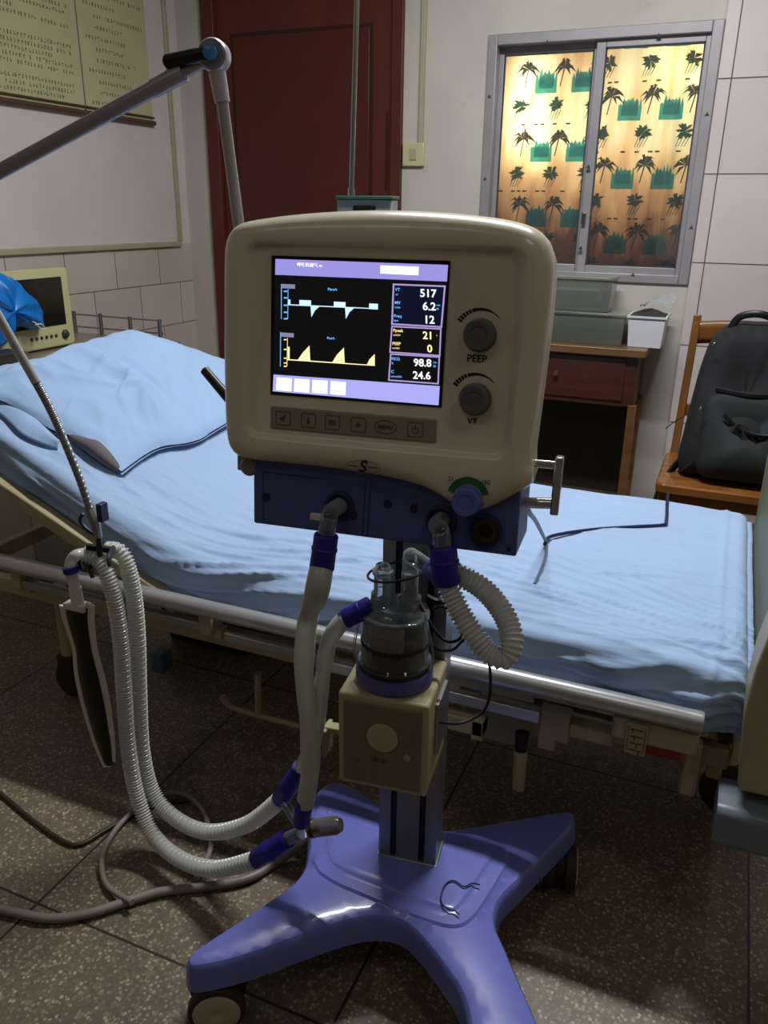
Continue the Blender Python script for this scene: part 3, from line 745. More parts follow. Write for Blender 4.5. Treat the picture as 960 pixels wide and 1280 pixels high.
def rrs(mb, P, wd, d):   # frame from quad
    for i in range(4):
        a = Vector(P[i]).to_3d(); b = Vector(P[(i+1) % 4]).to_3d(); t = (b-a).normalized(); n = Vector((-t.y, t.x, 0))*wd/2
        a2, b2 = a-t*wd/2, b+t*wd/2
        sq(mb, [(a2-n)[:2], (b2-n)[:2], (b2+n)[:2], (a2+n)[:2]], d)
q = MB(); rrs(q, [(650, 182), (906, 192), (888, 395), (642, 380)], 8, .0008); rrs(q, [(642, 392), (886, 405), (880, 538), (632, 520)], 7, .0008); rrs(q, [(636, 530), (878, 545), (872, 678), (626, 660)], 7, .0008)
q.build('readout_frame', e_box, scr, False, recalc=False)
q = MB(); sq(q, [(654, 188), (900, 198), (884, 390), (646, 374)], .0006); q.build('readout_field', e_navy, scr, False, recalc=False)
q = MB()   # flow trace
sq(q, [(122, 281), (572, 302), (572, 306), (122, 286)], .0008)
for a in (0, 172, 348):
    wd = 58 if a < 300 else 44
    sq(q, [(180+a, 260+a*.05), (180+a+wd, 262+a*.05), (180+a+wd, 290+a*.05), (180+a, 288+a*.05)], .001)
    if a < 300: sq(q, [(236+a, 288+a*.05), (284+a, 290+a*.05), (258+a, 312+a*.05), (240+a, 346+a*.05)], .001)
sq(q, [(124, 258), (135, 258), (135, 282), (124, 282)], .001)
q.build('flow_trace', mat_emit('trace_pale_blue', (196, 226, 255), 1.3), scr, False, recalc=False)
q = MB()
sq(q, [(120, 555), (556, 585), (556, 589), (120, 560)], .0008)
for a in (0, 172):
    sq(q, [(172+a, 559+a*.07), (196+a, 524+a*.05), (230+a, 488+a*.06), (234+a, 562+a*.07), (262+a, 565+a*.07)], .001)
sq(q, [(516, 586), (530, 556), (556, 530), (556, 587)], .001); sq(q, [(122, 494), (131, 494), (131, 557), (122, 557)], .001)
q.build('pressure_trace', mat_emit('trace_pale_yellow', (255, 238, 176), 1.3), scr, False, recalc=False)
q = MB()
sq(q, [(88, 180), (92, 180), (91, 355), (88, 355)], .0008); sq(q, [(122, 205), (125, 205), (123, 355), (120, 355)], .0008); sq(q, [(84, 420), (88, 420), (86, 592), (83, 592)], .0008)
for v in (213, 246, 283, 318, 350): sq(q, [(102, v), (120, v), (120, v+7), (102, v+7)], .0008)
q.build('flow_axis', e_blu, scr, False, recalc=False)
q = MB(); sq(q, [(119, 450), (122, 450), (119, 592), (116, 592)], .0008)
for v in (455, 504, 548, 572, 588): sq(q, [(102, v), (116, v), (116, v+6), (102, v+6)], .0008)
q.build('pressure_axis', e_yel, scr, False, recalc=False)
for qd in ([(90, 180), (158, 183), (158, 204), (90, 201)], [(86, 422), (152, 426), (152, 447), (86, 443)]):
    q = MB(); sq(q, qd, .0009); q.build('axis_caption', e_gry, scr, False, recalc=False)
# --- membrane strip
ms = MB()
pL, pR, pBR, pBL = [HD.l(*p) for p in ((339, 508), (546, 523), (546, 555), (338, 534))]
ms.box2((-.1170, -.0020, -.1350), (.1125, .002, -.1045), HD)
strip_ = ms.build('key_strip', m_panelgrey, vent, bevel=.002)
for i, (cx, w_) in enumerate([(-.098, .0), (-.062, 0), (-.028, 0), (.008, 0), (.045, 1), (.085, 0)]):
    b = MB(); cz = -.1197
    if w_:
        b.add([HD.w(cx+.0155*math.cos(a*PI/12), -.0026, cz+.009*math.sin(a*PI/12)) for a in range(24)]+[HD.w(cx+.0145*math.cos(a*PI/12), -.0026, cz+.008*math.sin(a*PI/12)) for a in range(24)], [(k, (k+1) % 24, 24+(k+1) % 24, 24+k) for k in range(24)])
        text_mb(b, 'MENU', .0075, lambda x, y: HD.w(cx+x, -.0026, cz-.0025+y), 'CENTER', .0003)
    else:
        P = rrect(cx-.0105, cx+.0105, cz-.0095, cz+.0095, .003, 3); Q = rrect(cx-.0097, cx+.0097, cz-.0087, cz+.0087, .0025, 3); n = len(P)
        b.add([HD.w(x, -.0026, z) for x, z in P]+[HD.w(x, -.0026, z) for x, z in Q], [(k, (k+1) % n, n+(k+1) % n, n+k) for k in range(n)])
        if i == 0: b.add([HD.w(cx+a, -.0026, cz+c_) for a, c_ in ((-.005, -.002), (-.002, -.002), (.002, -.005), (.002, .005), (-.002, .002), (-.005, .002))], [(0, 1, 2, 3, 4, 5)]); b.add([HD.w(cx+a, -.0026, cz+c_) for a, c_ in ((-.005, -.005), (-.004, -.005), (.005, .005), (.004, .005))], [(0, 1, 2, 3)])
        elif i == 1: b.add([HD.w(cx+a, -.0026, cz+c_) for a, c_ in ((-.001, -.005), (.001, -.005), (.001, .005), (-.001, .005))], [(0, 1, 2, 3)]); b.add([HD.w(cx+a, -.0026, cz+c_) for a, c_ in ((-.003, 0), (.003, 0), (0, -.005))], [(0, 1, 2)])
        elif i == 2: b.add([HD.w(cx+a, -.0026, cz+c_) for a, c_ in ((-.005, -.003), (.005, -.003), (.005, .003), (-.005, .003))], [(0, 1, 2, 3)])
        elif i == 3: b.add([HD.w(cx+a, -.0026, cz+c_) for a, c_ in ((-.004, 0), (0, -.004), (.004, 0), (0, .004))], [(0, 1, 2, 3)])
        else:
            b.add([HD.w(cx+a, -.0026, cz+c_) for a, c_ in ((-.0008, 0), (.0008, 0), (.0008, .006), (-.0008, .006))], [(0, 1, 2, 3)])
            b.add([HD.w(cx+.0045*math.cos(a*PI/8+2.1), -.0026, cz-.001+.0045*math.sin(a*PI/8+2.1)) for a in range(14)]+[HD.w(cx+.0036*math.cos(a*PI/8+2.1), -.0026, cz-.001+.0036*math.sin(a*PI/8+2.1)) for a in range(14)], [(k, k+1, 15+k, 14+k) for k in range(13)])
    b.build('key', m_panelline, strip_, False, recalc=False)
# --- knobs
nrm = Vector(-HD.R[:, 1])
def knob(x, z, r, m, h=.016):
    b = MB(); b.lathe([(r*1.12, 0), (r*1.12, .002), (r, .003), (r*.97, h-.003), (r*.90, h), (r*.62, h), (r*.56, h-.0015)], HD.w(x, 0.0, z), nrm, 36)
    o = b.build('knob', m, vent); return o
for kx, kz in ((.1594, .003), (.1592, -.0753)):
    knob(kx, kz, .0185, m_knob)
    a_ = MB()
    for k in range(14):      # tapering scale arc
        t0 = math.radians(150-k*7.6); t1 = math.radians(150-k*7.6-(5.6 if k < 5 else 7.8)); wd = .0065*(1-k/15)
        a_.add([HD.w(kx+(.031-wd/2)*math.cos(t0), -.0004, kz+(.031-wd/2)*math.sin(t0)), HD.w(kx+(.031+wd/2)*math.cos(t0), -.0004, kz+(.031+wd/2)*math.sin(t0)),
                HD.w(kx+(.031+wd/2)*math.cos(t1), -.0004, kz+(.031+wd/2)*math.sin(t1)), HD.w(kx+(.031-wd/2)*math.cos(t1), -.0004, kz+(.031-wd/2)*math.sin(t1))], [(0, 1, 2, 3)])
    a_.build('scale_arc', m_ink, head, False, recalc=False)
t = MB(); text_mb(t, 'PEEP', .0125, lambda x, y: HD.w(.1575+x, -.0006, -.0295+y), 'CENTER', .0002); t.build('knob_caption', m_ink, head, False, recalc=False)
t = MB(); text_mb(t, 'VT', .0105, lambda x, y: HD.w(.1575+x, -.0006, -.1065+y), 'CENTER', .0002); t.build('knob_caption', m_ink, head, False, recalc=False)
# blue knob with green sector ring
kb = knob(.1605, -.203, .0185, m_knobblue, .030)
g = MB()
for k in range(12):
    t0 = math.radians(15+k*12.5); t1 = math.radians(15+k*12.5+12.5)
    g.add([HD.w(.1605+r_*math.cos(tt), -.0112, -.200+r_*math.sin(tt)) for r_, tt in ((.0185, t0), (.0275, t0), (.0275, t1), (.0185, t1))], [(0, 1, 2, 3)])
g.build('green_scale', m_green, kb, False, recalc=False)
t = MB(); text_mb(t, '21', .008, lambda x, y: HD.w(.137+x, -.0112, -.180+y), 'CENTER', .0001); t.build('knob_numbers', m_green, kb, False, recalc=False); t = MB(); text_mb(t, '100', .008, lambda x, y: HD.w(.182+x, -.0112, -.180+y), 'CENTER', .0001); t.build('knob_numbers', m_green, kb, False, recalc=False)
# emblem
lx, lz = .0194, -.1735
em = MB()
n = 40
em.add([HD.w(lx+.0235*math.cos(2*PI*k/n), -.0105, lz+.0088*math.sin(2*PI*k/n)) for k in range(n)]+[HD.w(lx+.0225*math.cos(2*PI*k/n), -.0105, lz+.0080*math.sin(2*PI*k/n)) for k in range(n)], [(k, (k+1) % n, n+(k+1) % n, n+k) for k in range(n)])
emo = em.build('emblem', mat('emblem_grey', (110, 112, 106), .4, metal=.3, var=0), vent, False, recalc=False)
e2 = MB(); sc = catmull([V(.0055, .0055, 0), V(.001, .0075, 0), V(-.003, .0045, 0), V(0, .0010, 0), V(.0035, -.0020, 0), V(0, -.0055, 0), V(-.006, -.0045, 0)], 5)
for i in range(len(sc)-1):
    a, b = sc[i], sc[i+1]; tt = (b-a).normalized(); nn = Vector((-tt.y, tt.x, 0)); wd = .0016
    e2.add([HD.w(lx+p.x, -.0107, lz+p.y) for p in (a-nn*wd, b-nn*wd, b+nn*wd, a+nn*wd)], [(0, 1, 2, 3)])
e2.sph(HD.w(lx+.003, -.0107, lz+.0085), .0016, 8)
for s in (-1, 1):
    e2.add([HD.w(lx+s*a, -.0107, lz+c_) for a, c_ in ((.008, .0006), (.020, .0012), (.020, -.0002), (.008, -.0008))], [(0, 1, 2, 3)])
e2.build('emblem_mark', m_ink, emo, False, recalc=False)
# top bright handle recess line on housing is part of shape
# --- blue breathing module
bm_ = MB()
bx = [(-.1505, -.175), (.2235, -.160), (.2255, -.2785), (-.1495, -.2765)]
bm_.rings([[HD.w(x, .016, z) for x, z in bx], [HD.w(x, .145, z) for x, z in bx]])
blue = bm_.build('gas_module', m_blueplastic, vent, bevel=.003)
s_ = MB()
def seam(a, b, wd=.0010, y=.0155):
    s_ = MB()
    a, b = Vector((a[0], a[1], 0)), Vector((b[0], b[1], 0)); t = (b-a).normalized(); nn = Vector((-t.y, t.x, 0))*wd/2
    s_.add([HD.w(p.x, y, p.y) for p in (a-nn, b-nn, b+nn, a+nn)], [(0, 1, 2, 3)]); s_.build('seam', m_blueline, blue, False, recalc=False)
for a, b in (((.023, -.193), (.021, -.276)), ((.016, -.193), (.014, -.276)), ((-.135, -.200), (-.134, -.270)), ((-.135, -.200), (-.05, -.201)), ((.128, -.222), (.150, -.222))): seam(a, b)
for sx, sz in ((.048, -.226), (.085, -.228), (-.130, -.236), (.0, -.247)):
    z_ = MB(); z_.lathe([(.006, 0), (.006, .001), (.004, .0012)], HD.w(sx, .0158, sz), nrm, 16); z_.build('screw_cover', m_blueline, blue)
t = MB(); text_mb(t, 'II', .009, lambda x, y: HD.w(.215+x, .0152, -.272+y), 'CENTER', .0002); t.build('port_mark', m_ink, blue, False, recalc=False)
# silver side rail handle on the right
hn = MB(); a = HD.w(.226, .06, -.2150); b = HD.w(.2655, .06, -.2115); hn.cyl(a, b, .0075, n=20); hn.build('handle_peg', m_chrome, vent); hn = MB()
a2 = HD.w(.232, .06, -.1600); b2 = HD.w(.2655, .06, -.1600); hn.cyl(a2, b2, .0055, n=20)
hb = hn.build('handle_peg', m_chrome, vent)
hp = MB(); hp.box2((.2610, .050, -.2260), (.2720, .072, -.1480), HD); hp.build('side_handle', m_chrome, vent, bevel=.002)
# left side clamp knob
ck = MB(); ck.box2((-.182, .03, -.205), (-.150, .08, -.178), HD); ck.build('rail_clamp', m_alu, vent, bevel=.002)
ck = MB(); ck.lathe([(.004, 0), (.013, .003), (.014, .012), (.011, .016)], HD.w(-.1600, .035, -.196), nrm, 20); ck.build('clamp_knob', mat('clamp_grey', (130, 130, 126), .4, var=0), vent)
# ports
def elbow(pts, r, name, m, par, n=20): 
    b = MB(); b.tube(catmull(pts, 8), r, n); return b.build(name, m, par)
p1 = HD.l(425, 632, .016); P1 = HD.w(p1[0], .016, p1[2]); p2 = HD.l(552, 650, .016); P2 = HD.w(p2[0], .016, p2[2]); p3 = HD.l(607, 663, .016); P3 = HD.w(p3[0], .016, p3[2])
for P in (P1, P2):
    b = MB(); b.lathe([(.021, 0), (.021, .004), (.017, .006), (.015, .002)], P, nrm, 28); b.build('port_ring', m_blueline, blue)
b = MB(); b.lathe([(.022, 0), (.022, .006), (.019, .007), (.018, .001)], P3, nrm, 28); b.build('port_ring', m_blueline, blue)
b = MB(); b.lathe([(.0175, 0), (.0175, .002), (.010, .003), (.009, .001)], P3, nrm, 28); b.build('exhaust_cap', m_brass, blue)
q1 = V(*TR.p(405, 690, -.17)); 
# depth for cuff 1: under the port, slightly in front of module
def headp(px, py, d): return HD.p(px, py, d)
c1a = headp(408, 668, -.035); c1b = headp(402, 712, -.035)
elbow([P1, P1+nrm*.030, headp(412, 645, -.030), c1a], .0115, 'inspiratory_elbow', m_clear, vent)
tgm = MB(); tgm.box(tuple(HD.l(396, 646, -.03)), (.018, .006, .009), HD); tgm.build('elbow_tab', m_rubberwhite, vent, bevel=.001)
c2a = headp(553, 683, -.030); c2b = headp(558, 730, -.030)
elbow([P2, P2+nrm*.030, headp(551, 664, -.030), c2a], .0115, 'expiratory_elbow', m_clear, vent)

# ================================================================== HUMIDIFIER
hum = empty('humidifier', TR.w(0, -.08, .44), 'heated humidifier, clear water chamber on a cream control box clamped to the ventilator column', 'humidifier')
hb0 = TR.l(425, 975, -.15); hb1 = TR.l(531, 990, -.15); ht = TR.l(531, 886, -.15)
hx0, hx1, hz0, hz1 = hb0[0]-.003, hb1[0]+.002, .453, .628
b = MB(); b.box2((hx0, -.15, hz0), (hx1, -.004, hz1), TR); body = b.build('control_box', m_humbox, hum, bevel=.006, seg=3)
b = MB(); b.box2((hx0+.010, -.1525, hz0+.010), (hx1-.010, -.148, hz1-.012), TR); face = b.build('face_panel', m_humface, hum, bevel=.002)
dl = TR.l(478, 922, -.153); TN = Vector(-TR.R[:, 1])
b = MB(); b.lathe([(.026, 0), (.026, .003), (.024, .004)], TR.w(dl[0], -.1525, dl[2]), TN, 36); b.build('dial', mat('dial_cream', (176, 168, 138), .4, var=0), hum)
b = MB()
for (cx, cz, w_, h_) in [(dl[0]-.005, dl[2]-.045, .03, .010), (dl[0]-.045, dl[2]-.052, .016, .007)]: b.box2((cx-w_/2, -.1532, cz-h_/2), (cx+w_/2, -.152, cz+h_/2), TR)
b.build('button', mat('button_tan', (104, 92, 66), .5, var=0), hum, bevel=.001)
b = MB(); b.lathe([(.006, 0), (.006, .003), (.004, .004)], TR.w(dl[0]+.042, -.1525, dl[2]-.030), TN, 16); b.build('indicator', mat('indicator_pale', (160, 152, 120), .4, var=0), hum)
b = MB(); text_mb(b, '37.0', .011, lambda x, y: TR.w(dl[0]-.005+x, -.1534, dl[2]-.049+y), 'CENTER'); b.build('display_digits', m_darkband, hum, False, recalc=False)
# bracket and side latch
b = MB(); b.box2((hx1-.002, -.10, .50), (hx1+.006, -.02, .60), TR); b.box2((-.03, -.006, .47), (.03, .0, .62), TR); b.build('bracket', m_alu, hum, bevel=.002)
b = MB(); k0 = TR.l(404, 915, -.10); b.box2((k0[0], -.11, k0[2]-.045), (k0[0]+.008, -.07, k0[2]+.008), TR); b.box2((k0[0], -.10, k0[2]), (hx0+.01, -.08, k0[2]+.010), TR); b.build('side_bracket', m_humbox, hum, bevel=.002)
hc = TR.l(492, 868, -.085); HX, HY = hc[0], -.082
def hp_(z): return TR.w(HX, HY, z)
Zu = Vector((0, 0, 1))
b = MB(); b.lathe([(.060, 0), (.064, .004), (.064, .020), (.060, .026), (.050, .028)], hp_(hz1), Zu, 48); heat = b.build('heater_ring', m_heater, hum)
b = MB(); b.lathe([(.058, 0), (.0595, .003), (.0595, .006), (.058, .008)], hp_(hz1+.027), Zu, 48); b.build('dark_collar', m_darkband, hum)
cz0 = hz1+.034
b = MB(); b.lathe([(.058, 0), (.060, .004), (.056, .008), (.0555, .012), (.054, .060), (.052, .080), (.046, .094), (.036, .102), (.0, .104)], hp_(cz0), Zu, 48, cap=False); chamber = b.build('chamber', m_clear, hum, recalc=True)
b = MB(); b.lathe([(.0535, 0), (.0515, .040), (0, .041)], hp_(cz0+.002), Zu, 40, cap=False); b.build('water', m_water, chamber)
b = MB(); b.box((HX-.014, HY, cz0+.046), (.056, .03, .075), TR); b.build('float', m_float, chamber, bevel=.008, seg=3)
b = MB()
for zz in (.036, .040):
    pts = [hp_(cz0+zz)+Vector((math.cos(a*PI/24)*.0555, math.sin(a*PI/24)*.0555, 0)) for a in range(49)]
    b.tube(pts, .0011, 6, cap=False)
for a in range(5): b.box((HX-.02+a*.010, HY-.0555, cz0+.038), (.005, .002, .008), TR)
b.build('level_mark', m_darkband, chamber)
b = MB(); b.lathe([(.052, 0), (.055, .002), (.055, .006), (.052, .008)], hp_(cz0+.082), Zu, 48); b.build('lid_rim', m_clear, hum)
# ports on top
pl_ = TR.w(HX-.022, HY, cz0+.10); pr_ = TR.w(HX+.022, HY, cz0+.10)
b = MB(); b.lathe([(.019, 0), (.019, .018), (.0145, .022), (.0145, .050), (.017, .052), (.017, .058)], pl_, Zu, 24); b.build('left_port', m_clear, hum)
b = MB(); b.lathe([(.019, 0), (.019, .018), (.0135, .022), (.0135, .060)], pr_, Zu, 24); b.build('right_port', m_clear, hum)
cf3a = TR.p(464, 757, -.095); cf3b = TR.p(430, 774, -.11)
elbow([pl_+Zu*.045, pl_+Zu*.062, cf3a+Vector((.018, 0, .006)), cf3a], .0125, 'outlet_elbow', m_clear, hum)
cf4a = TR.p(540, 713, -.10); 
elbow([pr_+Zu*.055, pr_+Zu*.085, cf4a+Vector((-.03, 0, .016)), cf4a], .0125, 'inlet_elbow', m_clear, hum)
# wire retaining ring and side clips
b = MB(); pts = [TR.w(HX+math.cos(a*PI/16)*.046, HY+math.sin(a*PI/16)*.040, cz0+.158+.010*math.cos(a*PI/16)) for a in range(33)]; b.tube(pts, .0022, 8, cap=False); b.build('retaining_loop', m_darkband, hum)
for s in (-1, 1):
    b = MB(); b.tube(catmull([TR.w(HX+s*.060, HY-.01, hz1+.02), TR.w(HX+s*.066, HY-.012, cz0+.02), TR.w(HX+s*.058, HY-.012, cz0+.065), TR.w(HX+s*.050, HY-.012, cz0+.098)], 6), .0026, 8); b.build('side_clip', m_clear, hum)

# ================================================================== HOSES
def corr(i, t, L, pitch, r, amp): return r+amp*(1 if math.cos(2*PI*i*STEP/pitch) > .1 else -1)*1.0
STEP = .0012
def corrugated(pts, r=.0135, amp=.0020, pitch=.0056, n=14):
    P = resample(catmull(pts, 16), STEP)
    b = MB(); b.tube(P, lambda i, t: r+amp*math.cos(2*PI*i*STEP/pitch), n, cap=False); return b, P
def cuff(pa, pb, par, r=.0165, name='cuff'):
    d = (pb-pa).length; ax = (pb-pa).normalized(); b = MB()
    b.lathe([(r*.93, 0), (r, .002), (r, d*.35), (r*1.07, d*.38), (r*1.07, d*.44), (r*1.0, d*.47), (r*1.03, d-.003), (r*.95, d)], pa, ax, 24)
    # moulded ribs
    return b.build(name, m_bluecuff, par)
def hose(name, pts, label, par_loc, cuffs, corrug=True, r=.0135, m=None, **kw):
    e = empty(name, par_loc, label, 'hose', 'breathing hoses of the ventilator')
    if corrug: b, P = corrugated(pts, r, **kw)
    else:
        b = MB(); P = resample(catmull(pts, 12), .006); b.tube(P, lambda i, t: r*(1+.05*math.sin(t*17)+.03*math.sin(t*41)), 18, cap=False)
    b.build('tube', m or (m_hose if corrug else m_smooth), e, ang=80)
    for c_ in cuffs: cuff(*c_[:2], e, *c_[2:])
    return e
# hanging pair
yh = 1.12
A = [PY(104, 693, yh-.01), PY(118, 697, yh), PY(132, 715, yh), PY(143, 748, yh), PY(151, 800, yh), PY(155, 860, yh), PY(160, 930, yh), PY(170, 990, yh-.01), PY(190, 1042, yh-.03), PY(225, 1074, yh-.06), PY(270, 1086, yh-.08), PY(322, 1074, yh-.11)]
yc = yh-.11
ca, cb = PY(320, 1074, yc), PY(360, 1048, yc+.01)
hose('corrugated_hose', A, 'corrugated breathing hose from the clip above the test lung down to the lower purple cuff', A[7], [(ca, cb, .0185)], r=.0150, amp=.0025, pitch=.0066)
B = [PY(134, 687, yh+.03), PY(150, 690, yh+.035), PY(160, 710, yh+.035), PY(168, 750, yh+.035), PY(172, 800, yh+.035), PY(174, 870, yh+.035), PY(178, 940, yh+.03), PY(192, 992, yh+.02), PY(222, 1025, yh+.01), PY(262, 1040, yh), PY(310, 1030, yh-.02), PY(352, 998, yh-.04)]
cc, cd = PY(350, 1000, yh-.04), PY(376, 960, yh-.04)
hose('corrugated_hose', B, 'corrugated breathing hose on the right of the hanging pair, ending in the upper purple cuff', B[7], [(cc, cd, .0175)], r=.0150, amp=.0025, pitch=.0066)
# smooth hose from left port straight down
S1 = [c1b+Vector((0, 0, .004)), headp(396, 740, -.035), TR.p(384, 780, -.14), TR.p(380, 840, -.14), TR.p(386, 900, -.14), TR.p(388, 960, -.14), TR.p(381, 1006, -.14)]
hose('smooth_hose', S1, 'smooth milky hose hanging from the left blue port to the Y piece', S1[3], [(c1a, c1b, .0165), (TR.p(381, 998, -.14), TR.p(376, 1030, -.14), .0150)], False, .0160)
# smooth hose from humidifier
S2 = [cf3b, TR.p(412, 800, -.12), TR.p(404, 840, -.118), TR.p(398, 890, -.112), TR.p(392, 930, -.105), cd+Vector((.0, 0, .0))]
hose('smooth_hose', S2, 'smooth milky hose from the humidifier chamber, passing behind the straight hose', S2[2], [(cf3a, cf3b, .0165)], False, .0135)
# loop on right
L_ = [c2b, headp(572, 760, -.035), headp(590, 790, -.045), headp(610, 815, -.05), headp(632, 822, -.05), headp(640, 800, -.04), headp(630, 768, -.02), headp(606, 738, 0), headp(580, 722, .01), headp(566, 716, .01)]
hose('corrugated_hose', L_, 'short corrugated hose looping out to the right of the column below the blue module', L_[3], [(c2a, c2b, .0185), (cf4a, headp(566, 716, .01), .0165)], r=.0135, amp=.0022, pitch=.0062)
# Y piece + water trap
yp = empty('water_trap', PY(395, 1050, yc), 'clear Y piece with short amber capped water trap lying above the base', 'connector')
yj = PY(378, 1040, yc+.01)
b = MB(); b.cyl(cb, yj, .0125); b.cyl(TR.p(377, 1026, -.14), yj, .0125); b.tube([cc+(cd-cc)*.3+Vector((0.004, -.012, -.02)), yj], .009); b.build('y_piece', m_clear, yp)
tA, tB = PY(386, 1036, yc+.01), PY(426, 1031, yc+.02)
b = MB(); b.lathe([(.010, 0), (.0165, .004), (.0165, (tB-tA).length-.008), (.012, (tB-tA).length)], tA, tB-tA, 24); b.build('cup', m_greyclear, yp)
b = MB(); b.lathe([(.0172, .004), (.0172, .012), (.0165, .013)], tA, tB-tA, 24, cap=True); b.build('ring', m_brass, yp)

# ================================================================== TEST LUNG
tl = empty('test_lung', PY(110, 850, 1.10), 'black test lung bag in a white frame dangling beside the corrugated hoses', 'test lung')
yt = 1.09
def tp(px, py, d=0): return PY(px, py, yt+d)
lft = [(80, 757), (84, 775), (96, 812), (99, 845), (108, 885), (122, 930), (134, 958)]
rgt = [(113, 755), (113, 778), (117, 812), (126, 845), (133, 880), (138, 920), (139, 950)]
b = MB()
b.tube(catmull([tp(*p) for p in lft], 6), .0042, 8, flat=3.2); b.tube(catmull([tp(*p) for p in rgt], 6), .0034, 8, flat=3.4)
b.box(tuple(tp(97, 757)), (.050, .026, .012)); b.sph(tp(136, 955), .007, 10)
b.build('frame', m_rubberwhite, tl, bevel=0)
b = MB()
cen = [(tp(*l)+tp(*r))/2 for l, r in zip(lft, rgt)]; wid = [(tp(*l)-tp(*r)).length/2 for l, r in zip(lft, rgt)]
cs = catmull(cen, 6); nW = len(cs)
def wat(t):
    f_ = t*(len(wid)-1); i = min(int(f_), len(wid)-2); return wid[i]+(wid[i+1]-wid[i])*(f_-i)
vs = []; fs = []
for i, c_ in enumerate(cs):
    w_ = wat(i/(nW-1))*.92
    for k in range(12):
        a = 2*PI*k/12; vs.append(c_+Vector((math.cos(a)*w_, math.sin(a)*(.008+.006*math.sin(i/nW*PI)), 0)))
for i in range(nW-1):
    for k in range(12): fs.append((i*12+k, i*12+(k+1) % 12, (i+1)*12+(k+1) % 12, (i+1)*12+k))
b.add(vs, fs); b.build('bladder', m_black, tl)
b = MB(); b.cyl(tp(97, 754), tp(94, 735), .0125); b.cyl(tp(94, 738), tp(91, 722), .0105); b.build('neck', m_rubberwhite, tl)
b = MB(); b.tube(catmull([tp(91, 724), tp(88, 706), tp(94, 695, .0), PY(105, 692, yh-.01)], 8), .0115, 16); b.build('elbow', m_hose, tl)
b = MB(); b.lathe([(.0135, 0), (.0165, .002), (.0165, .012), (.0135, .014)], tp(90, 716), (tp(86, 700)-tp(90, 716)), 22); b.build('purple_ring', m_bluecuff, tl)

# ================================================================== SUPPORT ARM
arm = empty('support_arm', HD.w(-.20, .09, -.10), 'jointed grey circuit support arm with gooseneck, rising left of the ventilator screen', 'support arm')
ya_ = 1.05
J1 = PY(268, 70, ya_); up0 = PY(278, 128, ya_); up1 = PY(297, 270, ya_)
bot_ = up1+(up1-up0).normalized()*.17
b = MB(); b.cyl(up0, bot_, .0082, n=20); b.build('upright_tube', m_armgrey, arm)
b = MB(); b.cyl(J1+(up0-J1)*.35, up0, .0118, .0105, n=20); b.lathe([(.019, -.014), (.021, -.010), (.021, .010), (.019, .014)], J1, Vector((.35, -1, 0)), 28); b.build('elbow_joint', mat('joint_silver', (176, 172, 184), .35, metal=.3, var=.03), arm)
jn = Vector((.35, -1, .05)).normalized()
b = MB(); b.lathe([(.017, .014), (.017, .018), (.015, .019)], J1, jn, 24); b.build('joint_ring', mat('joint_blue_ring', (96, 100, 112), .4, var=0), arm)
b = MB(); b.lathe([(.0095, .018), (.0095, .026), (.006, .028)], J1, jn, 8); b.build('lock_button', mat('button_blue', (60, 130, 190), .35, var=0), arm)
h0 = J1+jn*.018; h1 = PY(206, 78, ya_-.02)
b = MB(); b.tube([h0, h0.lerp(h1, .25), h0.lerp(h1, .3), h0.lerp(h1, .95), h1], lambda i, t: [.008, .009, .0095, .0095, .006][i], 14); b.build('lock_lever', m_black, arm)
J2 = PY(-80, 257, .93)
b = MB(); b.cyl(J1+Vector((0, .0, 0)), J1.lerp(J2, .12), .0075, n=18); b.cyl(J1.lerp(J2, .10), J2, .0105, n=20); b.cyl(J1.lerp(J2, .10), J1.lerp(J2, .2), .012, n=20); b.build('cross_tube', m_armgrey, arm)
b = MB(); b.sph(J2, .02, 18); b.build('outer_joint', m_armgrey, arm)
g0 = PY(45, 478, 1.01)
b = MB(); b.cyl(J2, g0, .0075, n=18); b.build('drop_tube', mat('bright_tube', (205, 205, 208), .25, metal=.45, var=.03), arm)
G = [g0, PY(62, 510, 1.03), PY(80, 550, 1.05), PY(100, 600, 1.08), PY(112, 636, 1.10)]
P = resample(catmull(G, 10), .0012)
b = MB(); b.tube(P, lambda i, t: .0068+.0009*math.cos(2*PI*i*.0012/.004), 12); b.build('gooseneck', m_goose, arm)
# clamp block and clip
e_ = PY(118, 650, 1.10)
b = MB(); b.tube([G[-1]-(e_-G[-1])*.3, e_, PY(124, 672, 1.10)], lambda i, t: [.010, .012, .007][i], 8, flat=.8); b.build('clamp_block', m_goose, arm, smooth=False)
b = MB(); b.box(tuple(PY(128, 640, 1.10)), (.012, .02, .036)); b.tube(catmull([PY(104, 642, 1.10), PY(100, 650, 1.1), PY(107, 660, 1.1), PY(118, 668, 1.1)], 5), .004, 8); b.build('clamp_screw', mat('clamp_navy', (34, 38, 66), .4, var=0), arm, bevel=.002)
b = MB(); b.cyl(PY(122, 665, 1.10), PY(125, 694, 1.12), .0055); b.bar(PY(108, 683, 1.11), PY(142, 688, 1.14), .012, .010)
for q_ in ((98, 705), (112, 716), (134, 702)):
    b.tube(catmull([PY(q_[0]+8, q_[1]-16, 1.135), PY(q_[0]+2, q_[1]-4, 1.105), PY(q_[0]+4, q_[1]+6, 1.10)], 5), .0045, 8, flat=2.0)
b.build('hose_clip', m_black, arm)
# black grip seen left of the head
gr = empty('grip_lever', HD.w(-.21, .11, -.05), 'short black grip sticking out from behind the left side of the ventilator', 'grip')
ga, gb = PY(256, 463, 1.06), PY(292, 505, 1.04)
b = MB(); b.tube([ga+(ga-gb)*.02, ga, gb], lambda i, t: [.004, .0075, .0085][i], 14); b.build('grip', m_black, gr)

